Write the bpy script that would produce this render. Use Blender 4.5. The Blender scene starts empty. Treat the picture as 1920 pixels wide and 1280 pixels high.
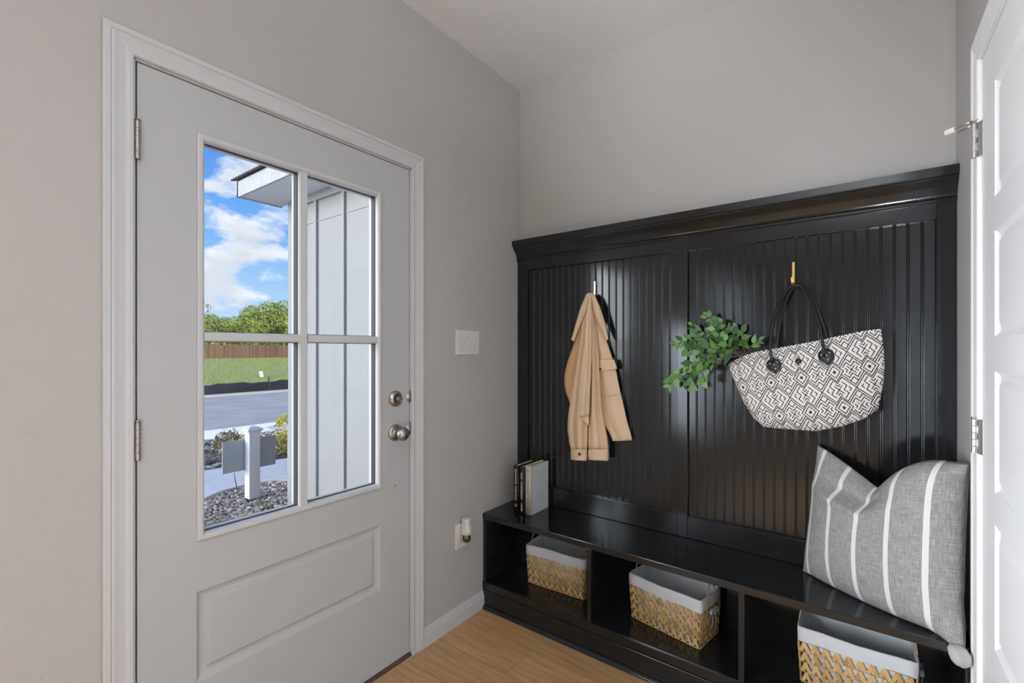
import bpy, bmesh, math, random
from mathutils import Vector, Matrix, noise
PI = math.pi
C = bpy.context.scene.collection
rnd = random.Random(7)

# ------------------------------------------------------------------ camera model (used to turn a measured point of the photo into a place)
FPX = 868.0; HOR = 654.0
CAM = Vector((1.518, -2.099, 1.295))
def ray(px, py):
    o = px - 960.0
    return Vector((-0.6*FPX + 0.8*o, 0.8*FPX + 0.6*o, HOR - py))
def at_y(px, py, y):
    d = ray(px, py); t = (y - CAM.y)/d.y; return CAM + d*t
def at_x(px, py, x):
    d = ray(px, py); t = (x - CAM.x)/d.x; return CAM + d*t
def at_z(px, py, z):
    d = ray(px, py); t = (z - CAM.z)/d.z; return CAM + d*t
def proj(p):
    v = p - CAM
    dep = -0.6*v.x + 0.8*v.y; lat = 0.8*v.x + 0.6*v.y
    return 960 + FPX*lat/dep, HOR - FPX*v.z/dep, dep

# ------------------------------------------------------------------ materials
def nodes_of(name):
    m = bpy.data.materials.new(name); m.use_nodes = True
    nt = m.node_tree; b = nt.nodes['Principled BSDF']
    return m, nt, b
def mixcol(nt, fac, a, b):
    n = nt.nodes.new('ShaderNodeMix'); n.data_type = 'RGBA'
    if fac is not None:
        if isinstance(fac, (int, float)): n.inputs[0].default_value = fac
        else: nt.links.new(fac, n.inputs[0])
    for i, v in ((6, a), (7, b)):
        if isinstance(v, (tuple, list)): n.inputs[i].default_value = (*v[:3], 1)
        else: nt.links.new(v, n.inputs[i])
    return n.outputs[2]
def noise_tex(nt, scale, detail=3, rough=.5, vec=None, stretch=None, coord='Object'):
    n = nt.nodes.new('ShaderNodeTexNoise'); n.inputs['Scale'].default_value = scale
    n.inputs['Detail'].default_value = detail; n.inputs['Roughness'].default_value = rough
    if vec is None:
        tc = nt.nodes.new('ShaderNodeTexCoord'); vec = tc.outputs[coord]
    if stretch:
        mp = nt.nodes.new('ShaderNodeMapping'); mp.inputs['Scale'].default_value = stretch
        nt.links.new(vec, mp.inputs['Vector']); vec = mp.outputs[0]
    nt.links.new(vec, n.inputs['Vector'])
    return n
def ramp(nt, src, stops):
    r = nt.nodes.new('ShaderNodeValToRGB'); e = r.color_ramp.elements
    while len(e) > 1: e.remove(e[-1])
    e[0].position = stops[0][0]; e[0].color = (*stops[0][1], 1)
    for p, c in stops[1:]:
        k = e.new(p); k.color = (*c, 1)
    nt.links.new(src, r.inputs[0]); return r.outputs[0]
def add_bump(nt, b, src, strength, dist=.002):
    bp = nt.nodes.new('ShaderNodeBump'); bp.inputs['Strength'].default_value = strength
    bp.inputs['Distance'].default_value = dist
    nt.links.new(src, bp.inputs['Height']); nt.links.new(bp.outputs[0], b.inputs['Normal'])
def mat(name, col, rough=.6, metal=0., bump=None, vary=None, spec=None, ior=None, island=None):
    m, nt, b = nodes_of(name)
    b.inputs['Base Color'].default_value = (*col, 1); b.inputs['Roughness'].default_value = rough
    b.inputs['Metallic'].default_value = metal
    if spec is not None: b.inputs['Specular IOR Level'].default_value = spec
    if ior: b.inputs['IOR'].default_value = ior
    if vary:
        n = noise_tex(nt, vary[0], 4); r = ramp(nt, n.outputs['Fac'], [(.35, col), (.65, vary[1])])
        nt.links.new(r, b.inputs['Base Color'])
    if island:
        g = nt.nodes.new('ShaderNodeNewGeometry')
        r = ramp(nt, g.outputs['Random Per Island'], [(i/(len(island)-1), c) for i, c in enumerate(island)])
        nt.links.new(r, b.inputs['Base Color'])
    if bump:
        n = noise_tex(nt, bump[0], 3); add_bump(nt, b, n.outputs['Fac'], bump[1], bump[2] if len(bump) > 2 else .002)
    return m

def wall_paint(name, col):
    m, nt, b = nodes_of(name)
    b.inputs['Base Color'].default_value = (*col, 1); b.inputs['Roughness'].default_value = .75
    n = noise_tex(nt, 75, 3, .55); n2 = noise_tex(nt, 240, 2)
    r = ramp(nt, n.outputs['Fac'], [(.42, (0, 0, 0)), (.6, (1, 1, 1))])
    mx = mixcol(nt, .25, r, n2.outputs['Fac'])
    add_bump(nt, b, mx, .21, .0025)
    return m
M = {}
M['wall'] = wall_paint('wall_paint', (.45, .438, .424))
M['ceil'] = wall_paint('ceiling_paint', (.62, .605, .59))
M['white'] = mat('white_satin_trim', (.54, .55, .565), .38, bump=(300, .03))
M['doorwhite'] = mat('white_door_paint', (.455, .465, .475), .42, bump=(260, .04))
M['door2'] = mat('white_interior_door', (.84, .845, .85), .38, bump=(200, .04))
M['black'] = mat('black_satin_paint', (.0125, .013, .0138), .125, bump=(330, .085, .001), ior=1.58)
M['black'].node_tree.nodes['Principled BSDF'].inputs['Specular Tint'].default_value = (.88, .94, 1.0, 1)
M['nickel'] = mat('satin_nickel', (.42, .40, .38), .32, 1)
M['hinge2'] = mat('light_satin_hinge', (.62, .61, .60), .42, 1)
M['bronze'] = mat('worn_nickel_hinge', (.36, .31, .27), .38, 1, vary=(60, (.45, .42, .40)))
M['brass'] = mat('brushed_brass', (.75, .52, .20), .28, 1)
M['champagne'] = mat('champagne_metal', (.72, .70, .58), .28, 1)
M['plastic'] = mat('white_plastic', (.66, .64, .62), .4)
M['rubber'] = mat('white_rubber', (.75, .73, .70), .7)
M['darkhole'] = mat('dark_slot', (.03, .03, .03), .6)
M['bronzebar'] = mat('brown_threshold', (.09, .045, .03), .45, vary=(30, (.14, .07, .045)))
M['caulk'] = mat('tan_reducer_strip', (.42, .32, .24), .5)
M['gasket'] = mat('dark_weather_strip', (.05, .05, .05), .8)
# floor: oak look planks running along X
def floor_mat():
    m, nt, b = nodes_of('oak_plank_floor')
    tc = nt.nodes.new('ShaderNodeTexCoord')
    br = nt.nodes.new('ShaderNodeTexBrick'); nt.links.new(tc.outputs['Object'], br.inputs['Vector'])
    br.inputs['Scale'].default_value = 1; br.inputs['Brick Width'].default_value = 1.22; br.inputs['Row Height'].default_value = .18
    br.inputs['Mortar Size'].default_value = .0012; br.inputs['Mortar Smooth'].default_value = .1
    br.inputs['Color1'].default_value = (.0, 0, 0, 1); br.inputs['Color2'].default_value = (1, 1, 1, 1); br.inputs['Mortar'].default_value = (.5, .5, .5, 1)
    g = noise_tex(nt, 3.2, 6, .62, tc.outputs['Object'], (1.3, 16, 1))
    g2 = noise_tex(nt, 9, 4, .6, tc.outputs['Object'], (1, 30, 1))
    c1 = ramp(nt, g.outputs['Fac'], [(.30, (.32, .18, .078)), (.48, (.49, .30, .145)), (.68, (.62, .40, .205))])
    c2 = ramp(nt, g2.outputs['Fac'], [(.30, (.22, .115, .046)), (.42, (.52, .32, .155)), (.7, (.60, .38, .195))])
    mx = mixcol(nt, .4, c1, c2)
    tint = mixcol(nt, br.outputs['Color'], (.90, .90, .90), (1.06, 1.04, 1.0))
    mul = nt.nodes.new('ShaderNodeMix'); mul.data_type = 'RGBA'; mul.blend_type = 'MULTIPLY'; mul.inputs[0].default_value = 1
    nt.links.new(mx, mul.inputs[6]); nt.links.new(tint, mul.inputs[7])
    mo = mixcol(nt, br.outputs['Fac'], mul.outputs[2], (.27, .16, .08))
    nt.links.new(mo, b.inputs['Base Color']); b.inputs['Roughness'].default_value = .42
    add_bump(nt, b, g2.outputs['Fac'], .12, .001)
    return m
M['floor'] = floor_mat()

def glass_mat(name, tint=(1, 1, 1), rough=0.0, extra=0.0):
    m = bpy.data.materials.new(name); m.use_nodes = True; nt = m.node_tree; nt.nodes.clear()
    o = nt.nodes.new('ShaderNodeOutputMaterial'); mx = nt.nodes.new('ShaderNodeMixShader')
    t = nt.nodes.new('ShaderNodeBsdfTransparent'); t.inputs[0].default_value = (*tint, 1)
    g = nt.nodes.new('ShaderNodeBsdfGlossy'); g.inputs['Roughness'].default_value = rough
    f = nt.nodes.new('ShaderNodeFresnel'); f.inputs[0].default_value = 1.45
    nt.links.new(f.outputs[0], mx.inputs[0]); nt.links.new(t.outputs[0], mx.inputs[1]); nt.links.new(g.outputs[0], mx.inputs[2])
    nt.links.new(mx.outputs[0], o.inputs[0]); return m
M['glass'] = glass_mat('clear_door_glass', (.97, .985, .99))
M['bulb'] = glass_mat('oil_filled_glass', (.62, .60, .42), .02)

# ------------------------------------------------------------------ mesh builder
class MB:
    def __init__(s): s.v = []; s.f = []; s.mi = []; s.sm = []
    def vert(s, p): s.v.append(tuple(p)); return len(s.v)-1
    def face(s, idx, m=0, smooth=False): s.f.append(tuple(idx)); s.mi.append(m); s.sm.append(smooth)
    def box(s, x0, y0, z0, x1, y1, z1, m=0, mtx=None):
        if x0 > x1: x0, x1 = x1, x0
        if y0 > y1: y0, y1 = y1, y0
        if z0 > z1: z0, z1 = z1, z0
        ps = [Vector(p) for p in ((x0,y0,z0),(x1,y0,z0),(x1,y1,z0),(x0,y1,z0),(x0,y0,z1),(x1,y0,z1),(x1,y1,z1),(x0,y1,z1))]
        if mtx: ps = [mtx @ p for p in ps]
        b = len(s.v); s.v += [tuple(p) for p in ps]
        for f in ((0,3,2,1),(4,5,6,7),(0,1,5,4),(1,2,6,5),(2,3,7,6),(3,0,4,7)): s.face([b+i for i in f], m)
        return s
    def loft(s, rings, closed=True, caps=True, m=0, smooth=True):
        b = len(s.v); n = len(rings[0])
        for r in rings: s.v += [tuple(p) for p in r]
        for i in range(len(rings)-1):
            for j in range(n if closed else n-1):
                k = (j+1) % n
                s.face((b+i*n+j, b+i*n+k, b+(i+1)*n+k, b+(i+1)*n+j), m, smooth)
        if caps and closed:
            s.face([b+j for j in reversed(range(n))], m); s.face([b+(len(rings)-1)*n+j for j in range(n)], m)
        return s
    def grid(s, pts, m=0, smooth=True):       # pts[i][j]
        b = len(s.v); n = len(pts[0])
        for r in pts: s.v += [tuple(p) for p in r]
        for i in range(len(pts)-1):
            for j in range(n-1): s.face((b+i*n+j, b+i*n+j+1, b+(i+1)*n+j+1, b+(i+1)*n+j), m, smooth)
        return s
    def tube(s, path, r, seg=10, m=0):
        path = [Vector(p) for p in path]; rings = []; up = None
        for i, p in enumerate(path):
            t = (path[min(i+1, len(path)-1)] - path[max(i-1, 0)]).normalized()
            if up is None:
                up = Vector((0, 0, 1)) if abs(t.z) < .9 else Vector((0, 1, 0))
            a = (up - t*up.dot(t)).normalized(); up = a; bb = t.cross(a)
            rr = r[i] if isinstance(r, (list, tuple)) else r
            rings.append([p + (a*math.cos(2*PI*k/seg) + bb*math.sin(2*PI*k/seg))*rr for k in range(seg)])
        return s.loft(rings, True, True, m)
    def lathe(s, prof, origin, axis, seg=28, m=0):    # prof (radius, along axis)
        ax = Vector(axis).normalized(); o = Vector(origin)
        a = ax.orthogonal().normalized(); bb = ax.cross(a); rings = []
        for r, h in prof: rings.append([o + ax*h + (a*math.cos(2*PI*k/seg)+bb*math.sin(2*PI*k/seg))*max(r, 1e-5) for k in range(seg)])
        return s.loft(rings, True, True, m)
    def sphere(s, c, r, seg=16, rings=10, m=0):
        rx, ry, rz = r if isinstance(r, (tuple, list)) else (r, r, r); R = []
        for i in range(rings+1):
            th = PI*i/rings
            R.append([Vector((c[0]+rx*math.sin(th)*math.cos(2*PI*k/seg), c[1]+ry*math.sin(th)*math.sin(2*PI*k/seg), c[2]-rz*math.cos(th))) for k in range(seg)])
        return s.loft(R, True, False, m)
    def sweep(s, path, prof, fmap, m=0, closed_path=False, smooth=False):
        # path: 2D points; prof: (offset to the left of travel, height); mitred; fmap(a,b,h)->world
        n = len(path); rings = []
        for i, p in enumerate(path):
            p = Vector(p)
            if closed_path: pa, pb = Vector(path[i-1]), Vector(path[(i+1) % n])
            else: pa = Vector(path[i-1]) if i > 0 else None; pb = Vector(path[i+1]) if i < n-1 else None
            nrm = []
            if pa is not None: d = (p-pa).normalized(); nrm.append(Vector((-d.y, d.x)))
            if pb is not None: d = (pb-p).normalized(); nrm.append(Vector((-d.y, d.x)))
            mm = nrm[0] if len(nrm) == 1 else (nrm[0]+nrm[1])/(1+nrm[0].dot(nrm[1]))
            rings.append([fmap(p.x+mm.x*o, p.y+mm.y*o, h) for o, h in prof])
        if closed_path: rings.append(rings[0])
        return s.loft(rings, True, not closed_path, m, smooth)
    def build(s, name, mats, parent=None, bevel=0, world=None, subsurf=0, fix=True):
        me = bpy.data.meshes.new(name); me.from_pydata([tuple(v) for v in s.v], [], s.f)
        if not isinstance(mats, (list, tuple)): mats = [mats]
        for q in mats: me.materials.append(q)
        me.polygons.foreach_set('material_index', s.mi); me.polygons.foreach_set('use_smooth', s.sm)
        me.update()
        if fix:
            bm = bmesh.new(); bm.from_mesh(me)
            bmesh.ops.recalc_face_normals(bm, faces=bm.faces); bm.to_mesh(me); bm.free()
        o = bpy.data.objects.new(name, me); C.objects.link(o)
        if parent is not None:
            # meshes are written in world space: bring them into the frame of the parent chain
            o.parent = parent
            base = parent
            off = Vector((0, 0, 0))
            while base is not None:
                off += base.location; base = base.parent
            me.transform(Matrix.Translation(-off))
        if bevel:
            b = o.modifiers.new('bevel', 'BEVEL'); b.width = bevel; b.segments = 2; b.limit_method = 'ANGLE'; b.angle_limit = math.radians(40)
            b.harden_normals = False
        if subsurf:
            b = o.modifiers.new('sub', 'SUBSURF'); b.levels = subsurf; b.render_levels = subsurf
        return o
def tag(o, label=None, cat=None, group=None, kind=None):
    if label: o['label'] = label
    if cat: o['category'] = cat
    if group: o['group'] = group
    if kind: o['kind'] = kind
    return o
def thing(name, loc, label, cat, group=None, kind=None):
    o = bpy.data.objects.new(name, None); C.objects.link(o); o.location = loc; o.empty_display_size = .05
    return tag(o, label, cat, group, kind)
def top(mb, name, mats, origin, label, cat, group=None, kind=None, **kw):
    o = mb.build(name, mats, None, **kw)
    o.data.transform(Matrix.Translation(-Vector(origin))); o.location = origin
    return tag(o, label, cat, group, kind)
def lerp(a, b, t): return a + (b-a)*t
def interp(xs, ys, x):
    if x <= xs[0]: return ys[0]
    for i in range(len(xs)-1):
        if x <= xs[i+1]:
            t = (x-xs[i])/(xs[i+1]-xs[i]); return ys[i]+(ys[i+1]-ys[i])*t
    return ys[-1]
def smooth_path(pts, n=8):
    pts = [Vector(p) for p in pts]; out = []
    for i in range(len(pts)-1):
        p0 = pts[max(i-1, 0)]; p1 = pts[i]; p2 = pts[i+1]; p3 = pts[min(i+2, len(pts)-1)]
        for k in range(n):
            t = k/n
            out.append(.5*((2*p1)+(-p0+p2)*t+(2*p0-5*p1+4*p2-p3)*t*t+(-p0+3*p1-3*p2+p3)*t**3))
    out.append(pts[-1]); return out

# ------------------------------------------------------------------ room shell
H = 2.74; W = 1.773; TH = .13
DY0, DY1 = -1.7165, -.7975          # front door opening (slab edges)
DZ0, DZ1 = .018, 2.048
JB = .004                            # gap
mb = MB(); mb.box(-TH, DY0-.02, 0, 0, -7.0, H); mb.box(-TH, DY1+.02, 0, 0, .0, H); mb.box(-TH, DY0-.02, DZ1+.02, 0, DY1+.02, H)
top(mb, 'wall_left', M['wall'], (0, -1.2, 0), 'greige textured wall around the glazed front door', 'wall', kind='structure')
mb = MB(); mb.box(-TH, 0, 0, W+TH, TH, H)
top(mb, 'wall_back', M['wall'], (.9, 0, 0), 'greige textured wall above the black hall tree', 'wall', kind='structure')
R0, R1 = -.405, -1.17                # right door slab edges (y)
mb = MB(); mb.box(W, 0, 0, W+TH, R0+.02, H); mb.box(W, R1-.02, 0, W+TH, -2.6, H); mb.box(W, R0+.02, 2.07, W+TH, R1-.02, H)
mb.box(W+TH, -2.6, 0, 5.5, -2.6+TH, H); mb.box(5.5, -2.6, 0, 5.5+TH, -7.0, H)
top(mb, 'wall_right', M['wall'], (W, -1.5, 0), 'greige textured wall strip beside the white interior door', 'wall', kind='structure')
mb = MB(); mb.box(-TH, -7.0, 0, 5.5+TH, -7.0-TH, H)
top(mb, 'wall_front', M['wall'], (2.5, -7, 0), 'greige wall at the far end of the adjoining room', 'wall', kind='structure')
mb = MB(); mb.box(-TH, -7.1, -.1, 5.6, TH, 0)
top(mb, 'floor', M['floor'], (1, -1, 0), 'warm oak plank floor in front of the bench', 'floor', kind='structure')
mb = MB(); mb.box(-TH, -7.1, H, 5.6, TH, H+.15)
top(mb, 'ceiling', M['ceil'], (1, -1, H), 'pale grey textured ceiling', 'ceiling', kind='structure')
# closet void behind door 2
# casings
CP = [(0, 0), (0, .009), (.003, .0115), (.010, .0115), (.013, .0095), (.018, .0085), (.030, .0105), (.042, .0135), (.046, .0125), (.049, .0155), (.060, .016), (.0635, .0135), (.0635, 0)]
mb = MB()
y0, y1, zt = DY0-.0085, DY1+.0085, DZ1+.0095
# travel so that "left" is outward: from bottom at y1 side up, across, down  (plane coords a=-y, b=z)
mb.sweep([(-y0, 0), (-y0, zt), (-y1, zt), (-y1, 0)][::-1], [(o, h) for o, h in CP], lambda a, b, h: Vector((h, -a, b)))
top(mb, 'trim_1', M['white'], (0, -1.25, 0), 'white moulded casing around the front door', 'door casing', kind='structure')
mb = MB()
a0, a1, zt2 = R0+.0075, R1-.0075, 2.052
mb.sweep([(-a0, 0), (-a0, zt2), (-a1, zt2), (-a1, 0)], [(o, h*.76) for o, h in CP], lambda a, b, h: Vector((W-h, -a, b)))
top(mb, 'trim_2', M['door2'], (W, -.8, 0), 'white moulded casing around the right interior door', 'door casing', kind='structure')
# baseboard
BP = [(0, 0), (.014, 0), (.014, .052), (.012, .056), (.012, .060), (.009, .066), (.009, .070), (.006, .076), (.004, .083), (0, .083)]
def base(name, y0, y1, label):
    m = MB(); m.loft([[Vector((p, y, z)) for p, z in BP] for y in (y0, y1)], True, True, 0, False)
    return top(m, name, M['white'], (0, (y0+y1)/2, 0), label, 'baseboard', kind='structure')
base('baseboard_left', y1+.0635, -.318, 'short white baseboard between the door casing and the bench')
base('baseboard_right', -2.6, y0-.0635, 'white baseboard left of the front door')

# ------------------------------------------------------------------ front door
door = thing('door_1', (0, (DY0+DY1)/2, 0), 'white front door with a four-pane window and one lower panel', 'door', kind='structure')
# jamb + stop
mb = MB()
mb.box(-TH, DY0-.02, 0, 0, DY0-JB, DZ1+.02); mb.box(-TH, DY1+JB, 0, 0, DY1+.02, DZ1+.02); mb.box(-TH, DY0-.02, DZ1+JB, 0, DY1+.02, DZ1+.02)
mb.box(-.062, DY0-JB, 0, -.049, DY0+.008, DZ1+JB); mb.box(-.062, DY1-.008, 0, -.049, DY1+JB, DZ1+JB); mb.box(-.062, DY0-JB, DZ1-.008, -.049, DY1+JB, DZ1+JB)
mb.build('jamb', M['white'], door)
mb = MB(); mb.box(-.048, DY0-JB+.0005, .02, -.03, DY0+.002, DZ1); mb.box(-.048, DY1-.002, .02, -.03, DY1+JB-.0005, DZ1); mb.build('weather_strip', M['gasket'], door)
GY0, GY1, GZ0, GZ1 = -1.580, -.943, .744, 1.914   # lite opening outer
PY0, PY1, PZ0, PZ1 = -1.580, -.943, .338, .598     # lower panel
SX0, SX1 = -.046, -.001
mb = MB()
mb.box(SX0, DY0, DZ0, SX1, GY0, DZ1); mb.box(SX0, GY1, DZ0, SX1, DY1, DZ1)
mb.box(SX0, GY0, DZ0, SX1, GY1, PZ0); mb.box(SX0, GY0, PZ1, SX1, GY1, GZ0); mb.box(SX0, GY0, GZ1, SX1, GY1, DZ1)
# lower panel: sunk moulding with raised field
def panel_rings(y0, y1, z0, z1, xf, prof, sgn=1):
    rs = []
    for ins, d in prof:
        rs.append([Vector((xf - sgn*d, yy, zz)) for yy, zz in ((y0+ins, z0+ins), (y1-ins, z0+ins), (y1-ins, z1-ins), (y0+ins, z1-ins))])
    return rs
pr = [(0, 0), (.003, .004), (.010, .010), (.020, .012), (.028, .011), (.036, .003), (.038, .002)]
rs = panel_rings(PY0, PY1, PZ0, PZ1, SX1, pr)
mb.loft(rs, True, False, 0, False); mb.face([len(mb.v)-4+i for i in range(4)])
mb.box(SX0, PY0, PZ0, SX0+.004, PY1, PZ1)
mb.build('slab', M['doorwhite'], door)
# glazing frame: raised lip around the lite on the room side
LIP = [(0, 0), (0, .007), (.004, .010), (.012, .010), (.017, .006), (.020, -.002), (.020, -.018), (.004, -.018), (0, 0)][:-1]
mb = MB()
path = [(-GY0, GZ0), (-GY0, GZ1), (-GY1, GZ1), (-GY1, GZ0)]
# a=-y ; order makes left side = inside
mb.sweep(path, [(o, h) for o, h in LIP], lambda a, b, h: Vector((SX1+h, -a, b)), closed_path=True)
mb.sweep(path, [(o, h) for o, h in LIP], lambda a, b, h: Vector((SX0-h, -a, b)), closed_path=True)
mb.box(SX0, GY0, GZ0, SX1-.012, GY0+.004, GZ1); mb.box(SX0, GY1-.004, GZ0, SX1-.012, GY1, GZ1)
mb.box(SX0, GY0, GZ0, SX1-.012, GY1, GZ0+.004); mb.box(SX0, GY0, GZ1-.004, SX1-.012, GY1, GZ1)
mb.build('glazing_frame', M['white'], door)
YC = (GY0+GY1)/2-.001; ZC = 1.3305
gl = []
for sx, s in ((SX1-.004, 1), (SX0+.004, -1)):
    pass
def bar_prof(w): return [(-w/2, -.012), (-w/2, .001), (-w/2+.004, .006), (w/2-.004, .006), (w/2, .001), (w/2, -.012)]
for sd in (0, 1):
    fx = (lambda h: SX1+h) if sd == 0 else (lambda h: SX0-h)
    m1 = MB(); m1.loft([[Vector((fx(h), YC+w, z)) for w, h in bar_prof(.031)] for z in (GZ0+.018, GZ1-.018)], True, True, 0, False)
    for ya, yb in ((GY0+.018, YC-.0155), (YC+.0155, GY1-.018)):
        m1.loft([[Vector((fx(h), y, ZC+w)) for w, h in bar_prof(.028)] for y in (ya, yb)], True, True, 0, False)
    m1.build('muntin', M['white'], door)
GX = -.0235
for (ya, yb) in ((GY0+.010, YC-.004), (YC+.004, GY1-.010)):
    for (za, zb) in ((GZ0+.010, ZC-.004), (ZC+.004, GZ1-.010)):
        m1 = MB(); m1.face([m1.vert(p) for p in ((GX, ya, za), (GX, yb, za), (GX, yb, zb), (GX, ya, zb))])
        o = m1.build('glass_pane', M['glass'], door)
mb = MB()
for (ya, yb) in ((GY0+.0202, YC-.0157), (YC+.0157, GY1-.0202)):
    for (za, zb) in ((GZ0+.0202, ZC-.0142), (ZC+.0142, GZ1-.0202)):
        mb.box(-.030, yb-.0025, za, -.008, yb, zb); mb.box(-.030, ya, za, -.010, ya+.002, zb)
        mb.box(-.022, ya, za, -.010, yb, za+.0015); mb.box(-.022, ya, zb-.0015, -.010, yb, zb)
mb.build('glass_spacer', mat('slate_spacer', (.028, .034, .042), .5), door)
# hinges
for zc in (1.842, 1.053, .25):
    m1 = MB(); yk = DY0-.001
    for k in range(5): m1.lathe([(0, 0), (.0062, .0003), (.0066, .001), (.0066, .0192), (.0062, .0198), (0, .02)], (.0065, yk, zc-.05+k*.02), (0, 0, 1), 14)
    m1.lathe([(0, 0), (.0045, 0), (.0075, .002), (.006, .005), (0, .0055)], (.0065, yk, zc+.05), (0, 0, 1), 14)
    m1.box(-.03, yk-.0032, zc-.05, .004, yk-.0012, zc+.05); m1.box(-.03, yk+.0005, zc-.05, .004, yk+.0012, zc+.05)
    m1.sm = [False]*len(m1.sm); m1.build('hinge', M['bronze'], door)
# deadbolt
KY = -.871
m1 = MB(); m1.lathe([(0, 0), (.032, 0), (.0325, .004), (.031, .008), (.027, .010), (.026, .013), (.021, .015), (.019, .015), (.018, .012), (0, .012)], (SX1, KY, 1.092), (1, 0, 0))
db = m1.build('deadbolt', M['nickel'], door)
m1 = MB(); m1.lathe([(0, 0), (.009, 0), (.008, .008), (.005, .010), (0, .010)], (SX1+.011, KY, 1.092), (1, 0, 0), 16)
m1.loft([[Vector((SX1+.017+dx, KY+yy, 1.092+zz)) for dx, zz in ((0, -hh), (.009, -hh*.7), (.011, 0), (.009, hh*.7), (0, hh))] for yy, hh in ((-.010, .004), (-.004, .006), (.008, .006), (.017, .004))], True, True)
m1.build('thumb_turn', M['nickel'], db)
m1 = MB(); m1.lathe([(0, 0), (.034, 0), (.034, .003), (.031, .007), (.024, .0095), (.014, .011), (.0125, .014), (.012, .026), (.014, .030), (.021, .034), (.0265, .042), (.0278, .050), (.026, .058), (.020, .065), (.010, .069), (0, .0695)], (SX1, KY, .953), (1, 0, 0), 36)
kb = m1.build('door_knob', M['nickel'], door)
m1 = MB(); m1.lathe([(0, 0), (.0035, 0), (.0035, .0012), (0, .0012)], (SX1+.0083, KY-.021, .955), (1, 0, 0), 12); m1.build('keyhole', M['darkhole'], kb)
for zc in (1.095, .96):
    m1 = MB(); yy = DY1
    m1.box(-.034, yy+JB-.0025, zc-.029, .002, yy+JB+.0003, zc+.029); m1.lathe([(0, 0), (.024, 0), (.024, .0015), (0, .0015)], (.0005, yy+JB+.003, zc), (1, 0, 0), 20)
    m1.build('strike_plate', M['bronze'], door)
m1 = MB(); m1.lathe([(0, 0), (.0052, 0), (.005, .002), (.0032, .0025), (.0028, .0008), (0, .0008)], (SX1, KY+.0, .736), (1, 0, 0), 16); m1.build('screw', M['nickel'], door)
m1 = MB(); m1.box(-TH, DY0-JB, 0, .010, DY1+JB, .016); m1.box(-.10, DY0, .010, -.02, DY1, .024)
m1.build('threshold', M['bronzebar'], door, bevel=.003)
m1 = MB(); m1.box(.010, DY0-.002, 0, .019, DY1+.006, .006); m1.build('reducer_strip', M['caulk'], door, bevel=.002)

# ------------------------------------------------------------------ right interior door (five panels)
d2 = thing('door_2', (W, (R0+R1)/2, 0), 'white interior door with five moulded panels, on the right edge', 'door', kind='structure')
FX = W+.001
mb = MB(); mb.box(W, R0+.02, 0, W+TH, R0+.003, 2.07); mb.box(W, R1-.02, 0, W+TH, R1-.003, 2.07); mb.box(W, R0+.02, 2.049, W+TH, R1-.02, 2.07)
mb.box(W+.038, R0+.003, 0, W+.05, R0-.01, 2.049); mb.box(W+.038, R1-.003, 0, W+.05, R1+.01, 2.049)
mb.build('jamb', M['door2'], d2)
# panel z ranges from photo: outer edges
pz = [(1.563, 1.925), (1.155+.0, 1.563-.0)]
PA, PB = R0-.135, R1+.135
zz = [(.125, .470), (.553, .888), (.972, 1.244-.0), ]
panels2 = [(.215, .522), (.622, .875)]
pan = [(1.655, 1.930), (1.325, 1.575), (.955, 1.243), (.585, .880), (.215, .510)]
mb = MB(); X1 = FX; X2 = FX+.035
mb.box(X1, R0, .012, X2, PA, 2.046); mb.box(X1, PB, .012, X2, R1, 2.046)
zs = [.012] + [v for p in sorted(pan) for v in p] + [2.046]
for i in range(0, len(zs), 2): mb.box(X1, PA, zs[i], X2, PB, zs[i+1])
for z0, z1 in pan:
    rs = []
    for ins, d in [(0, 0), (.004, .004), (.012, .008), (.020, .008), (.034, .002), (.038, .0015)]:
        rs.append([Vector((X1+d, yy, zv)) for yy, zv in ((PB+ins, z0+ins), (PA-ins, z0+ins), (PA-ins, z1-ins), (PB+ins, z1-ins))])
    mb.loft(rs, True, False, 0, False); mb.face([len(mb.v)-4+i for i in range(4)])
mb.build('slab', M['door2'], d2)
for zc in (1.842, 1.066, .25):
    m1 = MB(); hx, hy = W-.0125, R0+.013
    for k in range(5): m1.lathe([(0, 0), (.006, .0003), (.0064, .001), (.0064, .0172), (.006, .0178), (0, .018)], (hx, hy, zc-.045+k*.018), (0, 0, 1), 14)
    m1.lathe([(0, 0), (.0045, 0), (.0075, .002), (.006, .005), (0, .0055)], (hx, hy, zc+.045), (0, 0, 1), 14)
    m1.loft([[Vector((hx+.003, hy-.003, z)), Vector((W-.0005, R0-.010, z)), Vector((W+.0015, R0-.010, z)), Vector((hx+.006, hy, z))] for z in (zc-.045, zc+.045)], True, True, 0, False)
    m1.sm = [False]*len(m1.sm); hg = m1.build('hinge', M['hinge2'], d2)
    m2 = MB()
    for k in (0, 2, 4): m2.box(hx+.0045, hy-.0085, zc-.045+k*.018+.002, hx+.006, hy-.0055, zc-.045+k*.018+.016)
    m2.build('hinge_slot', M['darkhole'], hg)
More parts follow.
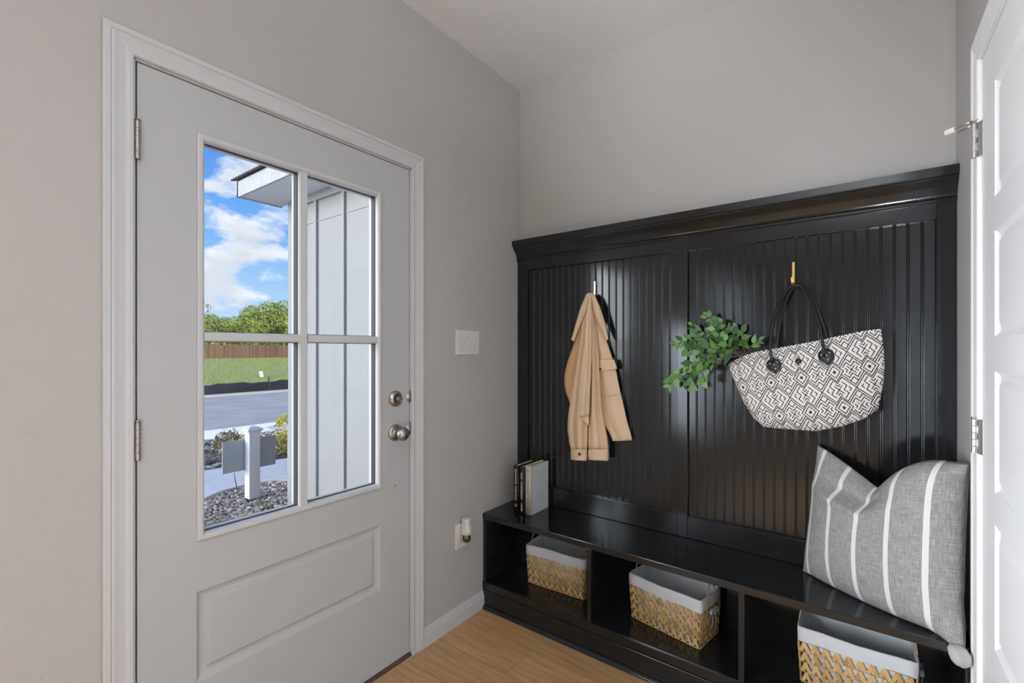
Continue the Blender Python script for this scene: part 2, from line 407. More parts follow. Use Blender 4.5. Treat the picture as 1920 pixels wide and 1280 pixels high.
# hinge pin door stop
hp = Vector((W-.0125, R0+.013, 1.8925)); tip = Vector((1.724, -.362, 1.893))
m1 = MB(); m1.lathe([(0, 0), (.009, 0), (.009, .003), (0, .003)], hp+Vector((0, 0, .001)), (0, 0, 1), 14)
st = top(m1, 'hinge_pin_stop', M['champagne'], hp, 'small brass door stop with a white rubber tip on the upper right hinge', 'door stop')
m1 = MB(); m1.tube([hp+Vector((0, 0, .003)), hp*.5+tip*.5+Vector((0, 0, .006)), tip], .0025, 8); m1.tube([hp+Vector((0, 0, -.006)), tip+Vector((.01, -.004, -.008))], .002, 8)
m1.build('arm', M['champagne'], st)
m1 = MB(); dd = (tip-hp).normalized(); m1.lathe([(0, 0), (.0075, .0005), (.008, .003), (.008, .020), (.0075, .022), (0, .0225)], tip-dd*.004, dd, 16); m1.build('rubber_tip', M['rubber'], st)

# ------------------------------------------------------------------ hall tree
ht = thing('hall_tree', (W/2, -.16, 0), 'black built-in hall tree with beadboard back, crown, bench and three cubbies', 'hall tree')
K = M['black']
BF = -.321; BZ = .47
XL = [(.067, .873), (.919, 1.725)]
PT, PBt = 1.725, .567
N = 22
for x0, x1 in XL:
    mb = MB(); pitch = (x1-x0+.002)/N; prof = []
    yb = -.010
    for i in range(N):
        c = x0-.001+i*pitch; e = c+pitch
        prof += [(c+.0052, yb), (c+.0060, yb), (e-.0060, yb), (e-.0052, yb)]
        for k in range(1, 5):                                     # rounded shoulder into the quirk
            a = k*.72/4; prof.append((e-.0052+.0028*math.sin(a), yb+.0028*(1-math.cos(a))))
        prof.append((e-.0030, yb+.0021))
        for k in range(0, 9):                                     # the bead
            a = PI*k/8; prof.append((e-.0026*math.cos(a), yb+.0020-.0019*math.sin(a)))
        prof.append((e+.0030, yb+.0021))
        for k in range(4, 0, -1):
            a = k*.72/4; prof.append((e+.0052-.0028*math.sin(a), yb+.0028*(1-math.cos(a))))
    prof = [p for p in prof if x0-.003 <= p[0] <= x1+.003]
    b0 = [[Vector((x, y, z)) for x, y in prof] for z in (PBt-.01, PT+.01)]
    mb.grid(b0, 0, True)
    mb.box(x0-.002, -.0005, PBt-.01, x1+.002, -.006, PT+.01)
    o = mb.build('beadboard_panel', K, ht)
for x0, x1 in ((.001, .067), (.873, .919), (1.725, W-.001)):
    mb = MB(); mb.box(x0, -.0005, BZ+.001, x1, -.026, 1.80); mb.build('stile', K, ht, bevel=.0018)
for x0, x1 in XL:
    mb = MB(); mb.box(x0, -.0005, PT, x1, -.0255, 1.80); mb.build('rail', K, ht, bevel=.0018)
    mb = MB(); mb.box(x0, -.0005, BZ+.001, x1, -.0255, PBt); mb.build('rail', K, ht, bevel=.0018)
CR = [(0, 1.778), (.030, 1.778), (.033, 1.782), (.033, 1.788), (.029, 1.792), (.033, 1.797), (.034, 1.801), (.040, 1.812), (.048, 1.825), (.060, 1.838), (.067, 1.846), (.0675, 1.852), (.075, 1.853), (.077, 1.857), (.077, 1.883), (0, 1.883)]
mb = MB(); mb.loft([[Vector((x, -p, z)) for p, z in CR] for x in (.0005, W-.0005)], True, True, 0, False); mb.build('crown_moulding', K, ht)
mb = MB(); mb.box(.001, -.0005, BZ-.028, W-.001, BF-.004, BZ); mb.build('seat', K, ht, bevel=.003)
SH = .130
for x0, x1 in ((.001, .0195), (W-.0195, W-.001)):
    mb = MB(); mb.box(x0, -.001, .0, x1, BF, BZ-.0285); mb.build('side_panel', K, ht, bevel=.0015)
DIV = [(.585, .604), (1.178, 1.197)]
for x0, x1 in DIV:
    mb = MB(); mb.box(x0, -.001, SH, x1, BF, BZ-.0285); mb.build('divider', K, ht, bevel=.0015)
mb = MB(); mb.box(.020, -.001, SH-.019, W-.020, BF+.0005, SH-.0005); mb.build('shelf', K, ht, bevel=.0015)
mb = MB(); mb.box(.020, -.001, SH+.0, W-.020, -.006, BZ-.029); mb.build('back_panel', K, ht)
mb = MB(); mb.box(.020, BF+.02, .0, W-.020, BF+.004, SH-.0195)
mb.box(.001, BF-.001, SH-.038, W-.001, BF-.004, SH-.002)
mb.build('base_board', K, ht, bevel=.001)
mb = MB(); mb.box(.001, BF+.001, .0, W-.001, BF-.0035, SH-.042); mb.build('kick_board', K, ht, bevel=.002)
QR = [(0, 0)]+[(.017*math.cos(a*PI/12), .017*math.sin(a*PI/12)) for a in range(7)]
mb = MB(); mb.loft([[Vector((x, BF-.0035-p, z)) for p, z in QR] for x in (.015, W-.001)], True, True, 0, False); mb.build('quarter_round', K, ht)

# ------------------------------------------------------------------ hooks
def hook(px, label, m):
    c = at_y(px, 528, -.0135)
    x = c.x; z1 = 1.630; z0 = 1.548
    h = MB(); h.box(x-.0045, -.0125, z0, x+.0045, -.0195, z1)
    pts = [Vector((x, -.016, z0+.012)), Vector((x, -.017, z0+.002)), Vector((x, -.027, z0-.008)), Vector((x, -.042, z0-.008)), Vector((x, -.052, z0+.002)), Vector((x, -.054, z0+.020))]
    sp = smooth_path(pts, 5)
    rings = []
    for i, p in enumerate(sp):
        t = (sp[min(i+1, len(sp)-1)]-sp[max(i-1, 0)]).normalized(); n = Vector((1, 0, 0)).cross(t)
        rings.append([p+Vector((sx*.0045, 0, 0))+n*sn*.0022 for sx, sn in ((-1, -1), (1, -1), (1, 1), (-1, 1))])
    h.loft(rings, True, True, 0, False)
    h.box(x-.0045, -.010, z1-.012, x+.0045, -.0125, z1-.002); h.box(x-.003, -.0105, z0+.004, x+.003, -.0125, z0+.012)
    o = top(h, 'coat_hook', m, (x, -.016, 1.59), label, 'hook', 'hooks on the beadboard back', bevel=.0008)
    return x
HX1 = hook(1116, 'pale champagne metal hook behind the tan jacket', M['champagne'])
HX2 = hook(1488, 'brass hook holding the handles of the patterned tote', M['brass'])

# ------------------------------------------------------------------ switch plate, outlet, plug-in
t = thing('light_switch', (0, -.436, 1.326), 'white three-gang switch plate with toggles on the wall right of the front door', 'light switch')
mb = MB(); mb.loft([[Vector((x, yy, zv)) for yy, zv in ((-.5175+i, 1.2675+i), (-.3545-i, 1.2675+i), (-.3545-i, 1.3845-i), (-.5175+i, 1.3845-i))] for x, i in ((.0, 0), (.004, .0), (.006, .003))], True, True, 0, False)
pl = mb.build('cover_plate', M['plastic'], t)
for k, yy in enumerate((-.482, -.436, -.390)):
    mb = MB(); up = (1, -1, 1)[k]
    mb.box(.006, yy-.005, 1.314, .0068, yy+.005, 1.338)
    mb.loft([[Vector((x, yy+a*.0036, 1.326+up*zo+b*hh)) for a, b in ((-1, -1), (1, -1), (1, 1), (-1, 1))] for x, zo, hh in ((.006, 0, .006), (.012, .004, .0045), (.017, .007, .003))], True, True, 0, False)
    mb.build('toggle', M['plastic'], t)
    for zz_ in (1.296, 1.356):
        mb = MB(); mb.lathe([(0, 0), (.003, 0), (.0028, .0012), (0, .0013)], (.006, yy, zz_), (1, 0, 0), 12); mb.build('screw', M['nickel'], t)
OY = -.484
t = thing('wall_outlet', (0, OY, .41), 'white wall outlet plate low beside the bench', 'outlet')
mb = MB(); mb.loft([[Vector((x, yy, zv)) for yy, zv in ((OY-.035+i, .350+i), (OY+.035-i, .350+i), (OY+.035-i, .467-i), (OY-.035+i, .467-i))] for x, i in ((.0, 0), (.004, .0), (.006, .003))], True, True, 0, False)
mb.build('cover_plate', M['plastic'], t)
for zc in (.388, .429):
    mb = MB(); mb.box(.0055, OY-.017, zc-.014, .0075, OY+.017, zc+.014); rc = mb.build('receptacle', M['plastic'], t, bevel=.001)
    mb = MB(); mb.box(.0073, OY-.0075, zc-.002, .0077, OY-.0055, zc+.006); mb.box(.0073, OY+.0055, zc-.002, .0077, OY+.0075, zc+.006); mb.lathe([(0, 0), (.0025, 0), (.0025, .0003), (0, .0003)], (.0074, OY, zc-.008), (1, 0, 0), 10)
    mb.build('slot', M['darkhole'], rc)
FY = OY+.006
t = thing('air_freshener', (.03, FY, .44), 'white plug-in air freshener with a clear oil bulb, plugged into the low outlet', 'air freshener')
mb = MB(); rr = []
for z, w, x0, x1 in ((.418, .016, .0085, .050), (.425, .0185, .0085, .055), (.452, .0185, .0085, .055), (.462, .015, .010, .050), (.478, .0155, .012, .049), (.492, .017, .012, .050), (.496, .015, .015, .047)):
    ring = []
    for k in range(20):
        a = 2*PI*k/20; cx = (x0+x1)/2; hx = (x1-x0)/2
        ex = abs(math.cos(a))**.6*math.copysign(1, math.cos(a)); ey = abs(math.sin(a))**.6*math.copysign(1, math.sin(a))
        ring.append(Vector((cx+hx*ex, FY+w*ey, z)))
    rr.append(ring)
mb.loft(rr, True, True); mb.build('housing', M['plastic'], t)
mb = MB(); mb.lathe([(0, -.026), (.009, -.025), (.0165, -.019), (.019, -.010), (.018, 0), (.012, .008), (.008, .012), (0, .012)], (.034, FY, .409), (0, 0, 1), 24); mb.build('glass_bulb', M['bulb'], t)
mb = MB(); mb.box(.020, FY-.003, .40, .046, FY+.003, .42); mb.box(0.0078, FY-.008, .425, .010, FY+.008, .44); mb.build('plug', M['plastic'], t)

# ------------------------------------------------------------------ books
M['pages'] = mat('cream_pages', (.62, .50, .36), .8, bump=(900, .2))
M['pages2'] = mat('tan_pages', (.55, .36, .18), .8)
def linen(name, col, rough=.7): return mat(name, col, rough, bump=(900, .15, .0006))
M['bk1'] = linen('dark_charcoal_cover', (.020, .018, .016), .45)
M['bk2'] = linen('dark_green_black_cover', (.014, .020, .018), .45)
M['bk3'] = linen('white_dust_jacket', (.56, .60, .62), .5)
M['bk3s'] = linen('cream_spine', (.50, .47, .40), .5)
M['ink'] = mat('pale_lettering', (.50, .46, .38), .6)
M['inkd'] = mat('faded_brown_lettering', (.25, .17, .12), .6)
def book(x0, x1, yf, yb, h, mc, ms, mp, label, ink, rows, rot=0, inkw=.35):
    z = BZ+.0005; cx = (x0+x1)/2
    t = thing('book', (cx, yf, z), label, 'book', 'books on the left end of the bench')
    c = .0022
    mb = MB(); mb.box(x0, yf+.004, z, x0+c, yb, z+h); mb.box(x1-c, yf+.004, z, x1, yb, z+h)
    mb.build('cover', mc, t, bevel=.0006)
    mb = MB(); rings = []
    for zq in (z, z+h): rings.append([Vector((x0+(x1-x0)*k/8, yf+.004-.003*math.sin(PI*k/8), zq)) for k in range(9)]+[Vector((x1, yf+.007, zq)), Vector((x0, yf+.007, zq))])
    mb.loft(rings, True, True); mb.build('spine', ms, t)
    mb = MB(); mb.box(x0+c, yf+.008, z+.004, x1-c, yb-.004, z+h-.005); mb.build('pages', mp, t)
    r = random.Random(int(x0*1e4)); w = (x1-x0)
    for (za, zb) in rows:
        q = za; mb = MB()
        while q < zb:
            l = r.uniform(.003, .009); ww = w*inkw*r.uniform(.6, 1)
            mb.box(cx-ww/2, yf+.0004, z+h*q, cx+ww/2, yf+.0012, z+min(h*q+l, h*zb)); q += (l+.0022)/h
        mb.build('spine_lettering', ink, t)
    return t
book(.114, .143, -.216, -.055, .236, M['bk1'], M['bk1'], M['pages'], 'dark charcoal hardback with pale spine lettering, nearest the wall', M['ink'], [(.12, .18), (.26, .56), (.6, .92)])
book(.149, .178, -.214, -.055, .234, M['bk2'], M['bk2'], M['pages'], 'dark green-black hardback between the charcoal and the white books', M['ink'], [(.05, .22), (.30, .68), (.74, .88)])
book(.184, .220, -.213, -.052, .243, M['bk3'], M['bk3s'], M['pages2'], 'white hardback with a cream spine at the right of the three books', M['inkd'], [(.14, .34), (.40, .70), (.88, .93)], inkw=.14)

# ------------------------------------------------------------------ baskets
M['weave'] = mat('seagrass_weave', (.5, .33, .14), .6, island=[(.42, .24, .07), (.58, .36, .12), (.66, .44, .18), (.50, .31, .09)], bump=(500, .3))
M['wire'] = mat('tan_wrapped_wire', (.42, .29, .14), .55, bump=(700, .3))
M['liner'] = mat('grey_white_cotton_liner', (.62, .64, .67), .9, bump=(900, .35, .001))
M['ribbon'] = mat('grey_ribbon', (.40, .40, .40), .8)
def basket(c, yaw, label, bow=0):
    z = SH+.0005
    t = thing('storage_basket', (c[0], c[1], z), label, 'basket', 'woven baskets in the bench cubbies')
    Wb, Db, Hb, tp = .160, .088, .186, .93
    R = Matrix.Translation((c[0], c[1], z)) @ Matrix.Rotation(yaw, 4, 'Z')
    def P(x, y, zz, k=1.0):
        s = (tp+(1-tp)*zz/Hb)*k
        return R @ Vector((x*s, y*s, zz))
    mb = MB(); HW = .140; rows = 4; rh = HW/rows
    def strip(a, b, w, th, side):
        d = (b-a).normalized(); s_ = d.cross(side).normalized()
        ring = lambda p: [p+s_*w/2, p+s_*w/2+side*th, p-s_*w/2+side*th, p-s_*w/2]
        mb.loft([ring(a), ring((a+b)/2+side*.0012), ring(b)], True, True, 0, False)
    sides = [(Vector((-Wb, -Db)), Vector((Wb, -Db))), (Vector((Wb, -Db)), Vector((Wb, Db))), (Vector((Wb, Db)), Vector((-Wb, Db))), (Vector((-Wb, Db)), Vector((-Wb, -Db)))]
    wires = MB()
    for a, b in sides:
        L = (b-a).length; n = max(2, round(L/.032)); out = Vector(((b-a).y, -(b-a).x, 0)).normalized(); outw = (R.to_3x3() @ out)
        for r in range(rows):
            z0 = r*rh+.002; z1 = (r+1)*rh
            for i in range(n):
                for dr in (0, 1):
                    u0 = (i+(.12 if dr == 0 else .95))/n; u1 = (i+(.60 if dr == 0 else .47))/n
                    if (r % 2): u0, u1 = u0, u1
                    p0 = a.lerp(b, min(u0, .99)); p1 = a.lerp(b, u1)
                    strip(P(p0.x, p0.y, z0)+outw*(.0004+.0022*dr), P(p1.x, p1.y, z1)+outw*(.0004+.0022*dr), .0108, .0016, outw)
        for r in range(rows+1):
            p = [P(*(a.lerp(b, k/6)), r*rh+.002)+outw*.003 for k in range(7)]; wires.tube(p, .0014 if r else .0028, 6)
        wires.tube([P(a.x, a.y, .002), P(a.x, a.y, HW)], .0026, 6)
    mb.build('weave', M['weave'], t); wires.build('wire_frame', M['wire'], t)
    # liner: folded over the rim
    li = MB(); rings = []
    prof = [(1.028, .142), (1.034, .146), (1.030, .172), (1.022, .188), (1.0, .191), (.975, .188), (.965, .15), (.955, .006)]
    n = 64; rr_ = random.Random(3+int(c[0]*100))
    ph = rr_.uniform(0, 6)
    for k, zz in prof:
        ring = []
        for i in range(n):
            a = 2*PI*i/n; ca, sa = math.cos(a), math.sin(a)
            q = 1/max(abs(ca), abs(sa)); ex = max(-1, min(1, ca*q)); ey = max(-1, min(1, sa*q))
            rnd_ = 1-.03*max(0, (min(abs(ex), abs(ey))-.7)/.3)
            wob = .0025*math.sin(5*a+ph)*(1 if zz > .1 else 0)+.0012*math.sin(17*a+ph*2)
            sag = -.0015*math.sin(a*3+ph) if .14 < zz else 0
            kk = k*rnd_+wob/.1*.3
            ring.append(P(ex*Wb*kk, ey*Db*(k*rnd_ if k < 1 else 1+(k-1)*1.8)*1.0+wob, zz+(sag if zz > .15 else sag*.6), 1))
        rings.append(ring)
    li.loft(rings, True, False, 0, True); li.face([len(li.v)-n+i for i in range(n)])
    li.build('liner', M['liner'], t)
    for sx in (-1, 1):
        hd = MB(); pts = []
        for k in range(13):
            a = PI*k/12
            pts.append(P(sx*(Wb*1.035), -.038*math.cos(a), .150+.080*math.sin(a)**.8) + (R.to_3x3() @ Vector((-sx*.012*math.sin(a), 0, 0))))
        hd.tube(pts, .0024, 8); hd.build('handle', M['wire'], t)
    if bow:
        rb = MB(); o = P(bow*Wb*1.06, 0, .128)
        ax = R.to_3x3() @ Vector((bow, 0, 0)); ay = R.to_3x3() @ Vector((0, 1, 0)); az = Vector((0, 0, 1))
        for s_ in (-1, 1):
            rings = []
            for k in range(11):
                a = 2*PI*k/10; p = o + ay*s_*.016*(1-math.cos(a)) + az*(.012*math.sin(a)) + ax*.005
                rings.append([p-ax*.006, p+ax*.006, p+ax*.006+az*.001, p-ax*.006+az*.001])
            rb.loft(rings, True, False)
            pts = [o+ax*.004, o+ay*s_*.012-az*.02+ax*.008, o+ay*s_*.016-az*.062+ax*.004]
            rings = [[p-ay*.006, p+ay*.006, p+ay*.006+ax*.0012, p-ay*.006+ax*.0012] for p in smooth_path(pts, 5)]
            rb.loft(rings, True, True)
        rb.sphere(o+ax*.006, .007, 10, 8); rb.build('ribbon_bow', M['ribbon'], t)
    return t
def bcentre(fl, fr):
    a = Vector(fl); b = Vector(fr); d = (b-a).normalized(); n = Vector((-d.y, d.x)); m = (a+b)/2+n*.093
    return (m.x, m.y), math.atan2(d.y, d.x)
c, yw = bcentre((.183, -.208), (.508, -.190)); basket(c, yw, 'woven basket with a pale liner in the left cubby, under the books')
c, yw = bcentre((.716, -.182), (1.029, -.239)); basket(c, yw, 'woven basket with a white liner turned askew in the middle cubby', 1)
c, yw = bcentre((1.348, -.198), (1.662, -.203)); basket(c, yw, 'woven basket with a white liner in the right cubby, below the pillow', 1)

# ------------------------------------------------------------------ jacket
M['tan'] = mat('tan_cotton_twill', (.69, .525, .36), .85, bump=(900, .35, .0008))
M['tanin'] = mat('tan_lining', (.60, .39, .22), .85, bump=(900, .3, .0008))
M['button'] = mat('dark_horn_button', (.03, .022, .02), .25)
def drape(rows, parent, name, m, folds=2, amp=.006, ph=0., edge=-.038, bulge=.018, nc=26, nr=44, taper=True, drift=0.):
    ys = [r[0] for r in rows]; mb = MB(); F = []; B = []
    def cat(col, y):
        # smooth interpolation
        xs = [r[col] for r in rows]
        for i in range(len(ys)-1):
            if y <= ys[i+1] or i == len(ys)-2:
                t = min(1, max(0, (y-ys[i])/(ys[i+1]-ys[i])))
                p0 = xs[max(i-1, 0)]; p1 = xs[i]; p2 = xs[i+1]; p3 = xs[min(i+2, len(xs)-1)]
                return .5*((2*p1)+(-p0+p2)*t+(2*p0-5*p1+4*p2-p3)*t*t+(-p0+3*p1-3*p2+p3)*t**3)
    for i in range(nr+1):
        s = i/nr; y = lerp(ys[0], ys[-1], s); L = cat(1, y); Rr = cat(2, y)
        fr = []; bk = []
        for j in range(nc+1):
            u = j/nc; px = lerp(L, Rr, u)
            pyy = y + (rows[-1][3] if len(rows[-1]) > 3 else 0)*(u-.5)*max(0, (s-.8)/.2)
            f = math.cos(2*PI*(folds*u+ph+drift*s))+.22*math.cos(2*PI*(folds*2.1*u+ph*1.7+.4))
            width = min(1, (Rr-L)/22)
            d = bulge*math.sin(PI*u)**.5*width + 2.1*amp*f*math.sin(PI*u)**.7*(.35+.65*min(1, s*3))*width
            yw_ = edge - d
            p = at_y(px, pyy, yw_ if True else edge)
            p0 = at_y(px, pyy, edge)
            fr.append(p); bk.append(Vector((p0.x, min(-.016, edge+.006*math.sin(PI*u)), p0.z)))
        F.append(fr); B.append(bk)
    rings = [F[i]+B[i][::-1] for i in range(nr+1)]
    mb.loft(rings, True, True)
    return mb.build(name, m, parent)
jk = thing('jacket', (HX1, -.05, 1.55), 'tan cotton jacket with buttoned cuffs hanging from the left hook', 'jacket')
drape([(575, 1106, 1121), (600, 1107, 1128), (640, 1108, 1138), (688, 1112, 1153), (720, 1118, 1160), (760, 1124, 1169), (790, 1132, 1176), (826, 1149, 1185, -2)], jk, 'front_panel', M['tan'], 1.0, .0035, .35, -.030, .012)
drape([(565, 1098, 1108), (600, 1089, 1102), (640, 1077, 1099), (683, 1063, 1096), (712, 1058, 1092), (735, 1061, 1087), (754, 1067.5, 1080)], jk, 'back_panel', M['tanin'], 1.1, .005, .1, -.032, .016)
sl = drape([(556, 1100, 1107), (600, 1092, 1106), (650, 1085, 1106), (700, 1077, 1104), (760, 1068, 1103), (800, 1064, 1102), (830, 1067, 1101.5), (843, 1070.5, 1101)], jk, 'sleeve', M['tan'], 1.5, .0065, .15, -.044, .030)
sr = drape([(552, 1103, 1111), (600, 1104, 1117), (650, 1105, 1122), (700, 1106, 1125), (760, 1104, 1129), (800, 1103, 1135), (830, 1103, 1141), (843, 1103.5, 1141.5)], jk, 'sleeve', M['tan'], 1.5, .0070, .55, -.044, .030)
drape([(556, 1103, 1109), (600, 1097, 1110), (650, 1094, 1110.5), (700, 1091, 1109), (740, 1088, 1107), (770, 1085, 1106), (780, 1084.5, 1105.5, -7)], jk, 'front_placket', M['tan'], .9, .005, .1, -.074, .022)
drape([(772, 1086, 1104), (783, 1088, 1104.5), (791, 1095, 1104.5), (797, 1101, 1104)], jk, 'front_placket', M['tan'], .5, .001, .1, -.070, .010, nr=16)
drape([(549, 1102, 1108), (553, 1098, 1111), (575, 1089, 1103), (600, 1081.5, 1092), (620, 1076, 1083.5), (632, 1073, 1079), (638.5, 1071, 1076.5, 3)], jk, 'collar', M['tan'], .6, .003, .2, -.058, .016)
drape([(549.5, 1103, 1109), (555, 1103, 1116), (575, 1109, 1125), (600, 1118, 1133), (620, 1128, 1138), (630, 1133, 1139.5), (637, 1137, 1140.5, -2)], jk, 'collar', M['tan'], .6, .003, .7, -.058, .014)
for (a, b, par) in ((1070.5, 1101, sl), (1103, 1141.5, sr)):
    cf = drape([(842, a+.5, b-.5), (845, a-.5, b+.3), (860, a-.3, b+.2), (863, a+.5, b-1, 2)], par, 'cuff', M['tan'], .5, .001, .1, -.058, .036, nr=14)
def disc(px, py, y, r, parent):
    m1 = MB(); c_ = at_y(px, py, y); m1.lathe([(0, 0), (r*.7, 0), (r, .0012), (r*.95, .0028), (r*.7, .0022), (0, .0020)], c_, (-.25, -1, 0), 18); return m1.build('button', M['button'], parent)
disc(1087, 851, -.0965, .0074, jk)
fl_ = drape([(674, 1123, 1152), (684, 1123.5, 1155), (690, 1124, 1156.5), (694, 1126, 1156, -5)], jk, 'pocket_flap', M['tan'], .5, .0006, .2, -.046, .006, nr=12)
disc(1126, 692, -.0600, .006, jk)
for (xa, ya, xb, yb, yy_) in ((1128, 745, 1165, 738, -.0525), (1124.5, 674.5, 1152, 671.5, -.0515)):
    m1 = MB(); m1.tube([at_y(lerp(xa, xb, k/6), lerp(ya, yb, k/6), yy_+.010*abs(k/3-1)**2) for k in range(7)], .0011, 6); m1.build('pocket_seam', M['tanin'], jk)
# loop that hangs on the hook
m1 = MB(); m1.tube(smooth_path([Vector((HX1-.012, -.046, 1.545)), Vector((HX1-.006, -.044, 1.562)), Vector((HX1, -.042, 1.566)), Vector((HX1+.006, -.044, 1.560)), Vector((HX1+.010, -.046, 1.545))], 4), .004, 8); m1.build('hanging_loop', M['tan'], jk)

# ------------------------------------------------------------------ tote bag
LW = .0195
TILE_A = [[(.30, .5), (.70, .5)], [(.5, .30), (.5, .70)], [(.28, .385), (.385, .385), (.385, .28)],
          [(.36, .17), (.59, .17), (.59, .40), (.83, .40), (.83, .64)], [(.70, .08), (.70, .29), (.92, .29)],
          [(.26, .08), (.92, .08), (.92, .74)], [(.32, 0), (1, 0)], [(1, 0), (1, .68)]]
TILE_B = [[(.29, .5), (.71, .5)], [(.5, .29), (.5, .71)], [(.29, .40), (.41, .40), (.41, .29)],
          [(.43, .16), (.65, .16), (.65, .37), (.87, .37), (.87, .61)], [(.745, .16), (.855, .16), (.855, .265)],
          [(1, 0), (.32, 0), (.32, .32), (0, .32), (0, 1)]]
def fabric_black(s, r):
    # woven repeat: two kinds of square cell alternate, ring motifs where even corners meet
    i, j = math.floor(s), math.floor(r)
    u, v = s-i, r-j
    odd = (i+j) % 2
    if odd: v = 1-v
    m = min(max(u, v), max(1-u, 1-v))
    if m < .058: return True
    if abs(m-.168) < LW: return True
    if abs(m-.262) < LW: return True
    if m < .262: return False
    for a, b in ((u, v), (1-u, 1-v)):
        for pl in (TILE_B if odd else TILE_A):
            for k in range(len(pl)-1):
                (x0, y0), (x1, y1) = pl[k], pl[k+1]
                if min(x0, x1)-LW <= a <= max(x0, x1)+LW and min(y0, y1)-LW <= b <= max(y0, y1)+LW: return True
    return False
Tx = [(1366, 683), (1378, 675), (1392, 668), (1410, 661), (1430, 657), (1470, 650), (1530, 639), (1580, 628), (1620, 620), (1652, 616)]
Bx = [(1366.5, 688), (1380, 722), (1395, 755), (1413, 784), (1432, 800), (1470, 804), (1530, 808), (1580, 799), (1620, 785), (1647, 767)]
Uk = [0, .05, .10, .16, .23, .37, .58, .76, .90, 1.0]
def tp_curve(u):
    return (interp(Uk, [p[0] for p in Tx], u), interp(Uk, [p[1] for p in Tx], u)), (interp(Uk, [p[0] for p in Bx], u), interp(Uk, [p[1] for p in Bx], u))
def bag_pt(u, v, side):
    (ax, ay), (bx, by) = tp_curve(u)
    px = lerp(ax, bx, v) + 9*math.sin(PI*v)*max(0, (u-.85)/.15)**1.5; py = lerp(ay, by, v)
    p = at_y(px, py, -.10)
    e = (max(0, math.sin(PI*u)))**.5
    d = .050*e*(math.sin(PI*min(1, v*.62+.06)))**.8*(1 if v < .8 else math.sqrt(max(0, 1-((v-.8)/.2)**2))*.75+.25)
    wr = .0035*math.sin(9*u+4*v)*math.sin(PI*v) + .004*math.sin(22*(u-v*.3))*max(0, u-.7)*3*math.sin(PI*v)
    yf = -.082 - d - wr*e
    yb = -.078 + .045*e*min(1, v*5+.35)
    if v > .97: pass
    y = yf if side == 0 else min(yb, -.030)
    # keep the silhouette where the photo has it
    q = at_y(px, py, yf) if side == 0 else p
    if side == 1: return Vector((p.x, y, p.z - .006*(1-v)))
    return q
NU, NV = 380, 220
mb = MB(); pts = [[bag_pt(j/NU, i/NV, 0) for j in range(NU+1)] for i in range(NV+1)]
mb.grid(pts, 0, True)
nfront = len(mb.f)
D0 = at_y(1420+660/8, 620+705/8, -.13)
bdir = Vector((math.cos(math.radians(13)), math.sin(math.radians(13)))); adir = Vector((bdir.y, -bdir.x))
# pattern scale measured on the front face
cols = []
for f in mb.f:
    p = (Vector(mb.v[f[0]])+Vector(mb.v[f[2]]))/2
    w = Vector((p.x-D0.x, p.z-D0.z))
    a = w.dot(bdir)/.1005; b = w.dot(adir)/.125
    cols.append(1 if fabric_black(a+b, a-b) else 0)
bk = [[bag_pt(j/66, i/38, 1) for j in range(67)] for i in range(39)]
mb.grid(bk, 0, True); cols += [0]*(len(mb.f)-nfront)
# side and bottom closing strips
def strip_close(fa, fb):
    global cols
    n0 = len(mb.f); mb.loft([fa, fb], False, False, 0, True); cols += [(k//3) % 2 for k in range(len(mb.f)-n0)]
strip_close([pts[NV][int(j*NU/66)] for j in range(67)], bk[38])
strip_close([pts[int(i*NV/38)][NU] for i in range(39)], [bk[i][66] for i in range(39)])
strip_close([pts[int(i*NV/38)][0] for i in range(39)], [bk[i][0] for i in range(39)])
m, nt, b = nodes_of('woven_black_white_fabric')
at = nt.nodes.new('ShaderNodeAttribute'); at.attribute_name = 'weave'
nt.links.new(mixcol(nt, at.outputs['Fac'], (.74, .72, .69), (.022, .021, .024)), b.inputs['Base Color']); b.inputs['Roughness'].default_value = .85
nn = noise_tex(nt, 800, 2); add_bump(nt, b, nn.outputs['Fac'], .4, .0008)
tt = thing('tote_bag', (HX2, -.1, 1.25), 'black and white geometric tote bag hanging from the right hook', 'bag')
body = mb.build('bag_body', m, tt, fix=False)
at_ = body.data.attributes.new('weave', 'FLOAT', 'FACE'); at_.data.foreach_set('value', [float(x) for x in cols])
M['leather'] = mat('black_leather', (.010, .010, .012), .24, bump=(350, .15, .0008))
M['rivet'] = mat('silver_rivet', (.75, .72, .66), .25, 1)
def pathpx(lst): return [at_y(a, b_, c_) for a, b_, c_ in lst]
hk = .062
for lst in ([(1447, 676, -.127), (1444, 645, -.122), (1450, 605, -.105), (1463, 567, -.075), (1478, 543, -.052), (1490, 534.5, -.044), (1504, 540, -.050), (1521, 565, -.075), (1535, 605, -.103), (1542, 640, -.122), (1545, 664, -.128)],
            [(1459, 662, -.062), (1458, 640, -.060), (1464, 600, -.054), (1473, 565, -.046), (1483, 545, -.040), (1492, 537, -.037), (1509, 543, -.040), (1528, 567, -.046), (1543, 605, -.054), (1552, 640, -.062), (1555, 655, -.064)]):
    m1 = MB(); m1.tube(smooth_path(pathpx(lst), 8), .0052, 10); m1.build('handle', M['leather'], tt)
